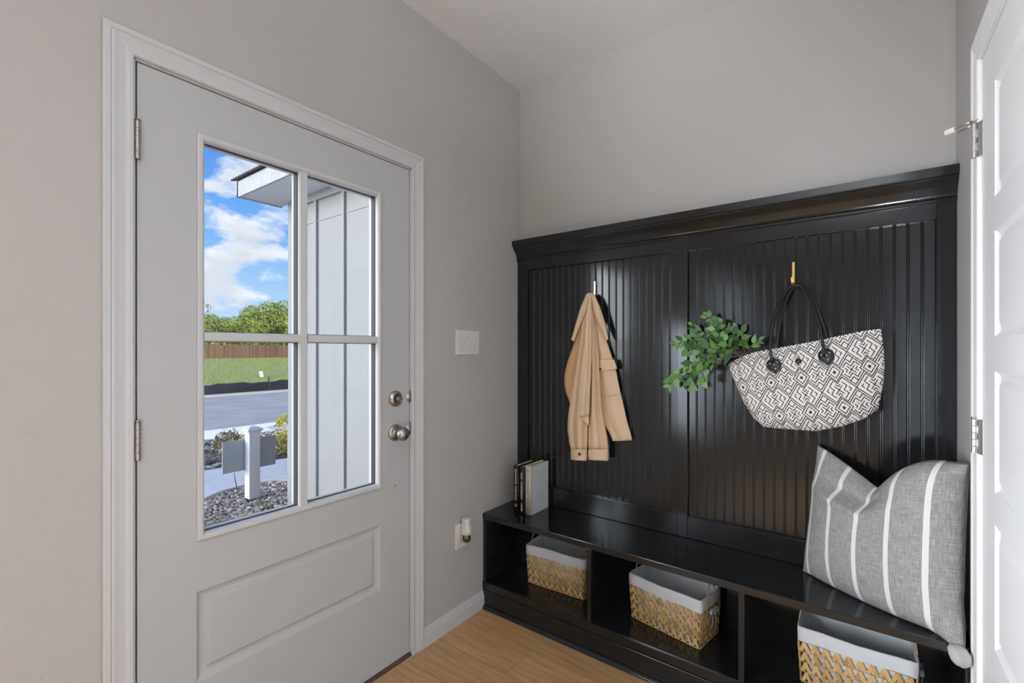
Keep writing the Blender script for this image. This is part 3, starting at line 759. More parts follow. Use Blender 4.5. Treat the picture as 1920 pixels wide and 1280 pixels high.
def patch(cx, cy, tilt, y):
    out = []
    c_ = at_y(cx, cy, y)
    for k in range(36):
        a = 2*PI*k/36
        r = .0245*(1+.035*math.cos(6*(a-PI/2)))*(1+.16*max(0, -math.sin(a))**6)
        x_ = r*math.cos(a)*1.0; z_ = r*math.sin(a)*1.12
        out.append((x_*math.cos(tilt)-z_*math.sin(tilt), x_*math.sin(tilt)+z_*math.cos(tilt)))
    m1 = MB(); rings = []
    def surf(x_, z_, off):
        # follow the bag face: slight forward lean
        return Vector((c_.x+x_, c_.y-off+z_*.35+.8*x_*x_, c_.z+z_))
    for sc, off in ((1, -.004), (1, .0018), (.94, .0030), (.5, .0034), (.02, .0036)):
        rings.append([surf(x_*sc, z_*sc, off) for x_, z_ in out])
    m1.loft(rings, True, True); p = m1.build('leather_patch', M['leather'], tt)
    for (rx, rz) in ((-.013, .006), (.001, .002), (.012, .010), (.004, -.014)):
        m2 = MB(); q = surf(rx*math.cos(tilt)-rz*math.sin(tilt), rx*math.sin(tilt)+rz*math.cos(tilt), .003)
        m2.sphere(q, (.0028, .0018, .0028), 10, 6); m2.build('rivet', M['rivet'], p)
patch(1451, 684, .15, bag_pt(.30, .18, 0).y-.003)
patch(1549, 667, .15, bag_pt(.655, .18, 0).y-.003)
m1 = MB(); c_ = at_y(1497, 677, bag_pt(.48, .17, 0).y-.001); m1.lathe([(0, 0), (.0085, 0), (.0105, .002), (.0095, .005), (.004, .006), (0, .006)], c_, (-.1, -1, .2), 18); m1.build('button', M['leather'], tt)
m1 = MB(); m1.tube(smooth_path([c_+Vector((-.002, -.006, .036)), c_+Vector((-.004, -.008, .02)), c_+Vector((-.010, -.008, .004)), c_+Vector((-.011, -.007, -.006)), c_+Vector((-.004, -.006, -.011))], 5), .0014, 6); m1.build('string', M['rubber'], tt)

# ------------------------------------------------------------------ greenery sprigs in the tote
M['leaf'] = mat('green_leaves', (.08, .22, .05), .42, island=[(.022, .085, .022), (.07, .21, .035), (.14, .32, .06), (.03, .11, .045), (.21, .38, .14), (.11, .27, .05), (.26, .34, .24)])
M['stem'] = mat('brown_green_stem', (.16, .11, .05), .7)
def leaf(mb, p, d, n, L, Wd, curl=.25):
    d = d.normalized(); n = (n-d*n.dot(d)).normalized(); s = d.cross(n)
    ks = [(0, 0), (.10, .48), (.26, .90), (.42, 1.0), (.62, .78), (.82, .36), (1, 0)]
    b = len(mb.v)
    for t, w in ks:
        c0 = p + d*L*t - n*curl*L*t*t*.6
        mb.v += [tuple(c0 - s*Wd/2*w + n*.14*Wd*w), tuple(c0), tuple(c0 + s*Wd/2*w + n*.14*Wd*w)]
    for i in range(len(ks)-1):
        for j in (0, 1): mb.face((b+i*3+j, b+i*3+j+1, b+(i+1)*3+j+1, b+(i+1)*3+j), 0, True)
sp = thing('greenery_sprig', (1.17, -.09, 1.28), 'bunch of green leafy sprigs sticking out of the tote bag', 'plant')
Zs = lambda a, b_: (1245+a/7.53, 570+b_/7.53)
branches = [
 [(1120, 740, .085), (900, 740, .10), (640, 780, .12), (290, 880, .13), (180, 1020, .13), (75, 1150, .125)],
 [(1180, 720, .08), (1060, 530, .09), (960, 400, .10), (850, 290, .11), (700, 230, .11), (610, 160, .10)],
 [(1150, 740, .08), (900, 540, .07), (690, 440, .06), (510, 375, .055), (400, 300, .05)],
 [(1120, 760, .09), (850, 620, .12), (600, 560, .13), (380, 500, .12), (170, 560, .11)],
 [(1180, 740, .07), (1200, 620, .07), (1270, 560, .075), (1340, 510, .08)],
 [(1000, 740, .10), (760, 800, .13), (600, 930, .15), (550, 1080, .155)],
 [(900, 740, .11), (620, 800, .135), (420, 900, .14), (345, 1050, .14), (355, 1170, .135)],
 [(1100, 740, .08), (900, 660, .14), (650, 620, .155), (470, 640, .15), (330, 640, .14)],
 [(1150, 740, .08), (1050, 600, .06), (1100, 430, .05), (1030, 330, .05)],
 [(1120, 740, .10), (950, 620, .15), (820, 480, .15), (740, 380, .14), (690, 300, .14)]]
stems = MB(); lv = MB(); rl = random.Random(21)
for bi, br in enumerate(branches):
    path = smooth_path([at_y(*Zs(a, b_), -c_) for a, b_, c_ in br], 8)
    stems.tube(path, [.0016*(1-.5*i/len(path)) for i in range(len(path))], 6)
    acc = 0; last = path[0]; side = 1
    for i in range(6, len(path)):
        acc += (path[i]-path[i-1]).length
        if acc > .0112:
            acc = 0; side = -side
            d = (path[i]-path[i-1]).normalized()
            nrm = Vector((rl.uniform(-.9, .9), -1, rl.uniform(-.5, 1.0))).normalized()
            lat = d.cross(nrm).normalized()*side
            dd = (d*.75 + lat*rl.uniform(.5, 1.1) + Vector((0, rl.uniform(-.5, .2), rl.uniform(-.35, .15)))).normalized()
            L = rl.uniform(.028, .050)
            leaf(lv, path[i], dd, nrm, L, L*rl.uniform(.50, .64), rl.uniform(.0, .5))
    leaf(lv, path[-1], (path[-1]-path[-2]), Vector((0, -1, .3)), .028, .015)
for v in range(len(lv.v)):
    x, y, z = lv.v[v]
    if y > -.030: lv.v[v] = (x, -.030, z)
stems.build('stem', M['stem'], sp); lv.build('foliage', M['leaf'], sp, fix=False)

# ------------------------------------------------------------------ pillow
def pillow_mat():
    m, nt, b = nodes_of('striped_grey_linen')
    uv = nt.nodes.new('ShaderNodeUVMap'); uv.uv_map = 'UVMap'
    sx = nt.nodes.new('ShaderNodeSeparateXYZ'); nt.links.new(uv.outputs[0], sx.inputs[0])
    def mth(op, a, b_=None):
        n = nt.nodes.new('ShaderNodeMath'); n.operation = op
        for i, v in enumerate((a, b_)):
            if v is None: continue
            if isinstance(v, (int, float)): n.inputs[i].default_value = v
            else: nt.links.new(v, n.inputs[i])
        return n.outputs[0]
    q = mth('FRACT', mth('MULTIPLY', mth('ADD', sx.outputs[0], .198*.5-.075+.198*3), 1/.198))
    st_ = mth('LESS_THAN', mth('ABSOLUTE', mth('SUBTRACT', q, .5)), .072)
    n1 = noise_tex(nt, 1, 3, .6, uv.outputs[0], (260, 14, 1)); n2 = noise_tex(nt, 1, 3, .6, uv.outputs[0], (14, 260, 1))
    w = mth('MULTIPLY', mth('ADD', n1.outputs['Fac'], n2.outputs['Fac']), .5)
    base_ = ramp(nt, w, [(.38, (.195, .19, .185)), (.5, (.275, .27, .265)), (.62, (.42, .415, .41))])
    nt.links.new(mixcol(nt, st_, base_, (.66, .66, .655)), b.inputs['Base Color'])
    b.inputs['Roughness'].default_value = .9; add_bump(nt, b, w, .35, .0012)
    return m
PL0, PR0 = Vector((1.350, -.082, BZ+.004)), Vector((1.752, -.312, BZ+.004))
PL1, PR1 = Vector((1.392, -.034, .938)), Vector((1.766, -.292, .974))
nrm_ = Vector((-.537, -.843, .05)).normalized()
def pil(u, v, side):
    bot = PL0.lerp(PR0, u); tpv = PL1.lerp(PR1, u)
    p = bot.lerp(tpv, v)
    # bowed seams
    p += (PR0-PL0).normalized()*(.010*math.sin(PI*v)*(2*u-1)*-1*(1 if u < .5 else .3))
    ch = (u/.47)**1.15 if u < .47 else max(0, 1-((u-.47)/.40))**2.0
    topdrop = .118*ch*max(0, (v-.25)/.75)**1.6
    p.z -= topdrop
    e = (max(0, 1-abs(2*u-1)**3.2))**.62; f = (max(0, 1-abs(2*v-1)**3.0))**.60
    T = .088
    if side == 0:
        fv = f
        if v > .5: fv = max(0, 1-(max(0, (v-.60)/.40))**5.0)**.75
        sm_ = min(1, max(0, (u-.38)/.26)); sm_ = sm_*sm_*(3-2*sm_)
        fl = max(0, 1-max(0, v-.70)/.30)**.9*1.12 if v > .70 else f*(1+.12*max(0, (v-.3)/.4))
        bz = T*e*(fl*(1-sm_)+fv*sm_)
        bz -= .022*math.exp(-((v-.80)/.05)**2)*math.exp(-((u-.38)/.20)**2)
        bz += .010*math.exp(-((v-.685)/.035)**2)*math.exp(-((u-.36)/.24)**2)
        # the chop: the front caves in towards the top middle on the left half
        bz *= 1-.35*math.exp(-((u-.52)/.10)**2)*max(0, (v-.6)/.4)
        q = p + nrm_*bz
        q.z += -.010*math.sin(PI*u)*(1-v)**3
        q += nrm_*(.0022*math.sin(16*u+5*v)*(1-v)*e*f + .002*math.sin(9*v-5*u)*e*f)
        if v < .35: q.z = max(q.z, BZ+.003)
        return q
    q = p - nrm_*(.030*e*f)
    q.y = min(q.y, -.029); q.x = min(q.x, W-.004)
    return q
NU, NV = 64, 64
mb = MB(); uvs = []
for side in (0, 1):
    g = []
    for i in range(NV+1):
        row = []
        for j in range(NU+1):
            u, v = j/NU, i/NV
            p = pil(u, v, side)
            # lower right corner droops over the front edge of the seat
            k = max(0, (u-.84)/.16)**1.6*max(0, (.16-v)/.16)**1.1
            p += Vector((.000, -.040, -.022))*k
            kk = max(0, (u-.72)/.28)*max(0, (.40-v)/.40)
            p += nrm_*(.007*math.sin(26*v+14*u))*kk
            if p.x > W-.005: p.x = W-.005
            if p.y < -.335 and p.x > W-.022: p.x = W-.022
            row.append(p); uvs.append((u, v))
        g.append(row)
    b0 = len(mb.v); mb.grid(g, 0, True)
po = top(mb, 'pillow', pillow_mat(), (1.55, -.2, BZ), 'grey linen pillow with white stripes, leaning at the right end of the bench', 'pillow')
uvl = po.data.uv_layers.new(name='UVMap')
for li_ in po.data.loops: uvl.data[li_.index].uv = uvs[li_.vertex_index]
bm = bmesh.new(); bm.from_mesh(po.data); bmesh.ops.remove_doubles(bm, verts=bm.verts, dist=.0004); bmesh.ops.recalc_face_normals(bm, faces=bm.faces); bm.to_mesh(po.data); bm.free()
# knotted corner
m1 = MB(); c0 = PR0+Vector((-.014, -.046, -.004)); rings = []
for t_, rx_, ry_, dx_, dy_, dz_ in ((0, .010, .008, -.010, .012, .012), (.2, .020, .011, -.006, .002, .006), (.45, .024, .012, 0, -.006, -.006), (.7, .022, .010, .003, -.008, -.020), (.9, .015, .007, .005, -.008, -.031), (1, .003, .002, .006, -.008, -.037)):
    rings.append([c0+Vector((dx_+rx_*math.cos(a), dy_+ry_*math.sin(a)*(1+.35*math.cos(3*a)), dz_+.25*rx_*math.cos(a+.6))) for a in [2*PI*k/24 for k in range(24)]])
m1.loft(rings, True, True)
for i_, v_ in enumerate(m1.v):
    if v_[0] > W-.014: m1.v[i_] = (W-.014, v_[1], v_[2])
cm = mat('grey_linen', (.40, .395, .39), .9, bump=(700, .4, .001))
m1.build('corner', cm, po)

# ================================================================== outdoors
M['conc'] = mat('pale_concrete', (.76, .76, .76), .85, bump=(120, .3, .003), vary=(8, (.68, .68, .68)))
M['curb'] = mat('tan_grey_curb', (.50, .47, .43), .85, bump=(90, .4, .004))
M['road'] = mat('grey_asphalt', (.25, .265, .29), .85, bump=(90, .6, .006), vary=(1.2, (.31, .325, .35)))
M['siding'] = None
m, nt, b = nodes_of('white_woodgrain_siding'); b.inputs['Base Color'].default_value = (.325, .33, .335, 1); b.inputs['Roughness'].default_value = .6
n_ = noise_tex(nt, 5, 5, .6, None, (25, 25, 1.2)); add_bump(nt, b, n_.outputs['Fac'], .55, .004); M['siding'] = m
M['exttrim'] = mat('painted_white_fascia', (.42, .43, .44), .6, bump=(60, .6, .004), vary=(30, (.50, .51, .52)))
M['shingle'] = mat('dark_shingle', (.05, .05, .052), .9, bump=(80, .8, .006))
M['vinyl'] = mat('white_vinyl_post', (.72, .74, .77), .35)
M['greyboard'] = mat('grey_sign_back', (.36, .40, .43), .5)
M['mulch'] = mat('dark_mulch', (.055, .05, .055), .95, bump=(50, 1, .02), vary=(25, (.11, .10, .10)))
M['soil'] = mat('brown_soil', (.14, .11, .08), .95, bump=(60, .8, .01))
m, nt, b = nodes_of('meadow_grass'); b.inputs['Roughness'].default_value = .95
n1 = noise_tex(nt, .35, 5, .65); n2 = noise_tex(nt, 6, 4, .7)
r_ = ramp(nt, n1.outputs['Fac'], [(.30, (.16, .22, .07)), (.5, (.24, .30, .10)), (.7, (.36, .38, .17))]); r2 = ramp(nt, n2.outputs['Fac'], [(.3, (.07, .13, .02)), (.7, (.34, .38, .14))])
nt.links.new(mixcol(nt, .5, r_, r2), b.inputs['Base Color']); add_bump(nt, b, n2.outputs['Fac'], 1, .15); M['meadow'] = m
GZ = -.12
# exterior wall of the porch recess (faces -y), with battens, joint flashing and frieze
XE = -2.55
we = thing('wall_exterior', (XE/2, .04, GZ), 'white board-and-batten porch side wall seen through the right panes', 'exterior wall', kind='structure')
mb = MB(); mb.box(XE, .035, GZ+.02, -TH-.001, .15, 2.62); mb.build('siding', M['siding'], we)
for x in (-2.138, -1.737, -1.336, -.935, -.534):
    mb = MB(); mb.box(x-.019, .036, GZ+.06, x+.019, .015, 2.60); mb.build('batten', M['siding'], we, bevel=.002)
mb = MB(); mb.box(XE-.005, .036, GZ+.02, XE+.085, .012, 2.60); mb.box(XE-.02, .012, GZ+.02, XE, .15, 2.60); mb.build('corner_board', M['siding'], we, bevel=.002)
mb = MB(); mb.box(XE+.08, .036, 2.365, -TH, .029, 2.373); mb.box(XE+.08, .036, 2.54, -TH, .010, 2.605); mb.build('frieze_board', M['siding'], we)
mb = MB(); mb.box(XE-.015, .036, GZ-.01, -TH, .02, GZ+.06); mb.build('skirt_flashing', M['conc'], we)
M['brick'] = None
m, nt, b = nodes_of('brown_brick'); tc = nt.nodes.new('ShaderNodeTexCoord'); bt = nt.nodes.new('ShaderNodeTexBrick')
bt.inputs['Scale'].default_value = 1; bt.inputs['Brick Width'].default_value = .2; bt.inputs['Row Height'].default_value = .075; bt.inputs['Mortar Size'].default_value = .006
bt.inputs['Color1'].default_value = (.20, .12, .09, 1); bt.inputs['Color2'].default_value = (.30, .22, .17, 1); bt.inputs['Mortar'].default_value = (.5, .47, .43, 1)
mp = nt.nodes.new('ShaderNodeMapping'); mp.inputs['Rotation'].default_value = (PI/2, 0, PI/2)
nt.links.new(tc.outputs['Object'], mp.inputs[0]); nt.links.new(mp.outputs[0], bt.inputs['Vector']); nt.links.new(bt.outputs['Color'], b.inputs['Base Color']); M['brick'] = m
mb = MB(); mb.box(XE-.022, .04, GZ, XE-.085, .16, .60); mb.box(XE-.010, .16, GZ, XE-.085, 2.6, .60)
mb.build('brick_wainscot', M['brick'], we)
# eave
rf = thing('roof_eave', (-1.4, -.15, 2.6), 'white boxed roof eave with a dark shingle edge outside the top left pane', 'roof', kind='structure')
EX = -2.77; EY = -.33
mb = MB(); mb.box(EX, EY, 2.60, -TH, EY+.02, 2.735); mb.box(EX, EY, 2.60, EX+.02, .05, 2.735); mb.build('fascia', M['exttrim'], rf)
mb = MB(); mb.box(EX+.02, EY+.02, 2.612, -TH, .05, 2.622)
for k in range(int((-.13-EX)/.03)): 
    x = EX+.03+k*.03; mb.box(x, EY+.02, 2.606, x+.012, .045, 2.613)
mb.build('soffit', mat('white_vented_soffit', (.80, .81, .82), .6), rf)
mb = MB(); mb.loft([[Vector((x, y_, z_)) for y_, z_ in ((EY-.035, 2.738), (EY-.035, 2.752), (1.6, 3.35), (1.6, 3.33))] for x in (EX-.04, .0)], True, True, 0, False)
mb.build('shingle_roof', M['shingle'], rf)
mb = MB(); mb.loft([[Vector((x, y_, z_)) for y_, z_ in ((-8, 2.90), (-8, 2.93), (3, 2.93), (3, 2.90))] for x in (-.05, 8)], True, True, 0, False)
mb.build('main_roof', M['shingle'], rf)
# ground surfaces
def flat(name, pts, z, th, m, label, cat):
    mb = MB(); n = len(pts); a = [mb.vert((x, y, z-th)) for x, y in pts]; b_ = [mb.vert((x, y, z)) for x, y in pts]
    mb.face(a[::-1]); mb.face(b_)
    for i in range(n): mb.face((a[i], a[(i+1) % n], b_[(i+1) % n], b_[i]))
    return top(mb, name, m, (pts[0][0], pts[0][1], z), label, cat, kind='structure')
flat('porch_slab', [(-TH, -.74), (-2.46, -.74), (-3.2, -.95), (-3.2, -4), (-TH, -4)], -.045, .12, M['conc'], 'pale concrete porch slab whose corner shows low in the left pane', 'porch')
edge = [(-3.0, -.90), (-3.20, -.66), (-3.36, -.427), (-3.47, -.28), (-3.54, -.153), (-3.57, .03), (-3.55, .216), (-3.47, .36), (-3.39, .436), (-3.36, .6), (-3.36, 3)]
flat('walkway', edge + [(-4.30, 3), (-4.34, 1.4), (-4.37, .936), (-4.48, .35), (-4.56, -.014), (-4.62, -.6), (-4.62, -4), (-3.0, -4)], GZ+.012, .08, M['conc'], 'pale concrete walkway curving behind the sign post', 'walkway')
flat('garden_soil', [(-.1, -.74), (-.1, .03), (-2.6, .03), (-2.6, 2.8), (-3.6, 2.8), (-3.6, -.9)], GZ-.03, .05, M['soil'], 'soil under the river pebbles', 'ground')
flat('mulch_bed', [(-4.3, 3), (-4.6, -.6), (-4.6, -5), (-6.68, -5), (-6.68, 4), (-4.3, 4)], GZ-.01, .06, M['mulch'], 'dark mulch bed between walkway and street', 'mulch bed')
flat('sidewalk', [(-6.66, -12), (-6.66, 14), (-7.5, 14), (-7.5, -12)], GZ+.005, .08, M['conc'], 'pale concrete strip along the near side of the street', 'sidewalk')
flat('street', [(-7.5, -12), (-7.5, 40), (-13.9, 40), (-13.9, -12)], GZ-.02, .06, M['road'], 'grey asphalt street crossing the view', 'street')
flat('curb', [(-13.9, -12), (-13.9, 40), (-14.3, 40), (-14.3, -12)], GZ+.02, .12, M['curb'], 'pale tan concrete curb on the far side of the street', 'curb')
mb = MB(); g = []
for i in range(41):
    x = -14.3 - 90*(i/40)**1.5
    g.append([Vector((x, -40+j*4.5, GZ + .27*min(1, (-14.3-x)/45) + .10*noise.noise(Vector((x*.08, j*.4, 0)))*min(1, (-14.3-x)/6))) for j in range(41)])
mb.grid(g, 0, True)
top(mb, 'meadow', M['meadow'], (-20, 0, GZ), 'green grassy lot beyond the street', 'ground', kind='structure')
mb = MB(); mb.box(-110, -60, -.6, 9, 160, -.36); top(mb, 'ground', M['soil'], (0, 0, -.4), 'bare ground under everything outdoors', 'ground', kind='structure')
# sign post with board
t = thing('sign_post', (-3.10, -.06, GZ), 'short white capped post with a blank grey board behind it, standing in pebbles', 'sign post')
mb = MB(); mb.box(-3.155, -.105, GZ, -3.055, -.005, .515); mb.build('post', M['vinyl'], t, bevel=.006)
mb = MB()
cx, cy = -3.105, -.055
mb.loft([[Vector((cx+sx*r_, cy+sy*r_, z_)) for sx, sy in ((-1, -1), (1, -1), (1, 1), (-1, 1))] for r_, z_ in ((.054, .490), (.056, .515), (.068, .520), (.070, .530), (.066, .540), (.040, .556), (.006, .566))], True, True, 0, False)
mb.build('post_cap', M['vinyl'], t, bevel=.002)
mb = MB(); mb.box(-3.175, -.293, .143, -3.160, .191, .436); mb.build('sign_board', M['greyboard'], t, bevel=.002)
mb = MB(); mb.tube([(-3.30, -.10, GZ+.01), (-3.165, -.20, .16)], .005, 6); mb.build('brace_wire', M['nickel'], t)
# pebbles
def pebble_mesh(seed, sub=2):
    r = random.Random(seed); bm_ = bmesh.new(); bmesh.ops.create_icosphere(bm_, subdivisions=sub, radius=1)
    sx, sy, sz = r.uniform(.8, 1.15), r.uniform(.55, .9), r.uniform(.35, .6)
    off = Vector((r.uniform(0, 50), 0, 0))
    for v in bm_.verts:
        k = 1+.28*noise.noise(v.co*1.1+off); v.co = Vector((v.co.x*sx*k, v.co.y*sy*k, v.co.z*sz*k))
    return bm_
pcols = [(.28, .28, .30), (.55, .50, .44), (.15, .16, .19), (.46, .32, .20), (.70, .66, .60), (.20, .20, .21), (.38, .36, .36), (.54, .42, .30), (.28, .19, .15)]
def pmat(name, island):
    m, nt, b = nodes_of(name)
    if island: s_ = nt.nodes.new('ShaderNodeNewGeometry').outputs['Random Per Island']
    else: s_ = nt.nodes.new('ShaderNodeObjectInfo').outputs['Random']
    r_ = ramp(nt, s_, [(i/(len(pcols)), c_) for i, c_ in enumerate(pcols)])
    for nd in nt.nodes:
        if nd.type == 'VALTORGB': nd.color_ramp.interpolation = 'CONSTANT'
    n_ = noise_tex(nt, 60, 3); nt.links.new(mixcol(nt, ramp(nt, n_.outputs['Fac'], [(.4, (0, 0, 0)), (.9, (1, 1, 1))]), r_, (.6, .55, .5)), b.inputs['Base Color'])
    b.inputs['Roughness'].default_value = .55; return m
PM1, PM2 = pmat('river_stone', False), pmat('river_stone_bed', True)
variants = []
for s_ in range(8):
    bm_ = pebble_mesh(s_+40); me = bpy.data.meshes.new('river_pebble'); bm_.to_mesh(me); bm_.free(); me.materials.append(PM1)
    for p in me.polygons: p.use_smooth = True
    variants.append(me)
lows = []
for s_ in range(6):
    bm_ = pebble_mesh(s_+90, 1); lows.append(([v.co.copy() for v in bm_.verts], [[v.index for v in f.verts] for f in bm_.faces])); bm_.free()
rp = random.Random(5); cand = []
def walk_x(y):
    ys_ = [e[1] for e in edge]; xs_ = [e[0] for e in edge]; return interp(ys_, xs_, y)
cell = .033
yy = -.76
while yy < 1.2:
    xx = -3.62
    while xx < -1.2:
        x = xx+rp.uniform(-.011, .011); y = yy+rp.uniform(-.011, .011)
        ok = x > walk_x(y)-.015 and not (y > -.02 and x > XE-.12) and not (abs(x+3.105) < .062 and abs(y+.055) < .062)
        if y < -.725: ok = False
        if ok:
            r = rp.uniform(.015, .0255)
            if rp.random() < .12: r *= 1.35
            h = .012*noise.noise(Vector((x*3, y*3, 0)))
            cand.append((Vector((x, y, GZ-.022+r*.35+h+rp.uniform(0, .012))), r, Matrix.Rotation(rp.uniform(0, 6.28), 3, 'Z') @ Matrix.Rotation(rp.uniform(-.4, .4), 3, 'X')))
        xx += cell
    yy += cell
def vis(c_):
    px, py, dep = proj(c_[0]); 
    return 372 < px < 552 and py < 1003-(px-371)*.235 and dep > 0
inv = sorted([c_ for c_ in cand if vis(c_)], key=lambda c_: -c_[1]/proj(c_[0])[2])
ind = inv[:300]; ids = set(id(c_) for c_ in ind)
for k, (p, r, R_) in enumerate(ind):
    o = bpy.data.objects.new('river_pebble', variants[k % 8]); C.objects.link(o)
    o.matrix_world = Matrix.Translation(p) @ (R_.to_4x4()) @ Matrix.Scale(r, 4)
    tag(o, 'smooth grey, tan or brown river pebble in the bed around the white post', 'pebble', 'river pebbles in the bed by the porch')
def pebble_stuff(lst, name, label):
    mb = MB()
    for k, (p, r, R_) in enumerate(lst):
        vs, fs = lows[k % 6]; b0 = len(mb.v)
        for v in vs: mb.v.append(tuple(p + R_ @ (v*r)))
        for f in fs: mb.face([b0+i for i in f], 0, True)
    return top(mb, name, PM2, (lst[0][0].x, lst[0][0].y, GZ), label, 'pebbles', kind='stuff', fix=False)
pebble_stuff([c_ for c_ in cand if id(c_) not in ids], 'river_pebbles', 'remaining mixed river pebbles filling the bed around the post')
far = []
for k in range(1500):
    x = rp.uniform(-6.55, -4.7); y = rp.uniform(.1, 2.6)
    if y < .5: continue
    far.append((Vector((x, y, GZ+.005)), rp.uniform(.018, .035), Matrix.Rotation(rp.uniform(0, 6.28), 3, 'Z')))
for k in range(260):
    y = rp.uniform(-1.2, .5); x = rp.uniform(-4.80, -4.60)
    far.append((Vector((x, y, GZ+.005)), rp.uniform(.018, .03), Matrix.Rotation(rp.uniform(0, 6.28), 3, 'Z')))
pebble_stuff(far, 'bed_stones', 'small mixed stones edging the mulch bed near the street')
mb = MB()
for k in range(5200):
    x = rp.uniform(-6.6, -4.88); y = rp.uniform(-1.4, .42)
    R_ = Matrix.Translation((x, y, GZ+rp.uniform(-.005, .02))) @ Matrix.Rotation(rp.uniform(0, 6.28), 4, 'Z') @ Matrix.Rotation(rp.uniform(-.5, .5), 4, 'Y')
    mb.box(-.016, -.010, -.006, .016, .010, .006, 0, R_)
top(mb, 'mulch_chips', mat('black_mulch_chips', (.05, .05, .06), .9, island=[(.04, .04, .05), (.12, .12, .14), (.22, .21, .22)]), (-5.5, -.4, GZ), 'dark wood mulch chips beside the walkway', 'mulch', kind='stuff', fix=False)
# shrubs
def shrub(c, r, h, n, m, label, ll=.05, name='shrub', seed=1, asp=.5):
    q = random.Random(seed); t = thing(name, c, label, 'shrub')
    lf = MB(); st_ = MB(); c = Vector(c)
    for k in range(n):
        th = q.uniform(0, 2*PI); ph = math.acos(q.uniform(-.1, 1)); rr = q.uniform(.55, 1)**.5
        d = Vector((math.sin(ph)*math.cos(th), math.sin(ph)*math.sin(th), math.cos(ph)))
        bump_ = 1+.25*noise.noise(d*2.2+Vector((seed, 0, 0)))
        p = c + Vector((d.x*r*rr*bump_, d.y*r*rr*bump_, .06+d.z*h*rr*bump_))
        dd = (d+Vector((q.uniform(-.7, .7), q.uniform(-.7, .7), q.uniform(-.1, .9)))).normalized()
        leaf(lf, p, dd, d.orthogonal()+Vector((0, 0, .6)), ll*q.uniform(.7, 1.3), ll*asp, .3)
    for k in range(14):
        th = 2*PI*k/14; st_.tube([c+Vector((0, 0, .0)), c+Vector((math.cos(th)*r*.35, math.sin(th)*r*.35, h*.5)), c+Vector((math.cos(th)*r*.7, math.sin(th)*r*.7, h*.85))], .004, 5)
    st_.build('stem', M['stem'], t); lf.build('foliage', m, t, fix=False); return t
Ly = mat('golden_leaves', (.5, .45, .05), .6, island=[(.22, .26, .03), (.55, .52, .05), (.75, .66, .09), (.40, .42, .05)])
Lr = mat('green_bronze_leaves', (.2, .2, .05), .6, island=[(.16, .22, .06), (.32, .19, .12), (.40, .38, .12), (.22, .27, .07)])
def gz(px, py): p = at_z(px, py, GZ); return (p.x, p.y, GZ)
shrub(gz(533, 852), .20, .24, 1300, Ly, 'golden green shrub right of the white post', .035, seed=2)
shrub(gz(548, 802), .26, .20, 900, Ly, 'golden shrub farther back near the sidewalk', .04, seed=3)
shrub(gz(428, 845), .17, .22, 600, Lr, 'low bronze and green shrub left of the white post', .035, seed=4)
shrub(gz(502, 955), .035, .03, 40, M['leaf'], 'tiny green weed among the pebbles near the door', .018, name='weed', seed=5)
# silt fence
t = thing('silt_fence', (-14.6, 5, GZ), 'low black silt fence along the far curb', 'fence')
mb = MB(); g = []
for i in range(121):
    y = -3+i*.25; hh = .31+.02*math.sin(i*.9)+.02*math.sin(i*2.3)
    if y < 1.5: hh -= .05*(1.5-y)*.6
    g.append((y, max(hh, .2)))
mb.loft([[Vector((-14.62+.03*math.sin(y*2.1), y, GZ-.02)), Vector((-14.62+.05*math.sin(y*1.7), y, GZ+hh)), Vector((-14.635+.05*math.sin(y*1.7), y, GZ+hh)), Vector((-14.635+.03*math.sin(y*2.1), y, GZ-.02))] for y, hh in g], True, True, 0, False)
mb.build('fabric', mat('black_silt_fabric', (.004, .007, .020), .8, bump=(30, .4, .01)), t)
for y in [at_x(q_, 740, -14.58).y for q_ in (379, 504, 640)]:
    mb = MB(); mb.box(-14.60, y-.016, GZ-.02, -14.56, y+.016, GZ+.46); mb.build('stake', mat('dark_stake', (.04, .035, .03), .8), t)
# small white marker
p = MK = at_z(491, 709, GZ)
mb = MB(); mb.box(-.02, -.075, 0, .02, .075, .30, 0, Matrix.Translation((p.x, p.y, GZ+.05)) @ Matrix.Rotation(.18, 4, 'X'))
top(mb, 'lot_marker', mat('white_marker', (.75, .80, .85), .5), (p.x, p.y, GZ+.05), 'small white leaning marker board on the grass lot', 'marker')
# long wooden fence
t = thing('wooden_fence', (-60, 60, .1), 'long brown wooden plank fence at the back of the grass lot', 'fence')
A = at_z(330, 669, .13); 
fdir = Vector((0, 1, 0)); FXX = -59.5
mb = MB(); q = random.Random(9)
y = -2.0
while y < 75:
    h = 1.66+q.uniform(-.02, .02); mb.box(FXX-.02, y, .0, FXX+.02, y+.135, .13+h); y += .142
mb.build('plank', mat('weathered_cedar', (.25, .15, .09), .85, island=[(.13, .075, .04), (.21, .12, .065), (.26, .16, .09), (.17, .10, .05)]), t)
t.children[0]['kind'] = 'stuff'
mb = MB(); mb.box(FXX-.08, -2, .5, FXX-.02, 75, .6); mb.box(FXX-.08, -2, 1.5, FXX-.02, 75, 1.6); mb.build('rail', mat('cedar_rail', (.22, .13, .08), .9), t)
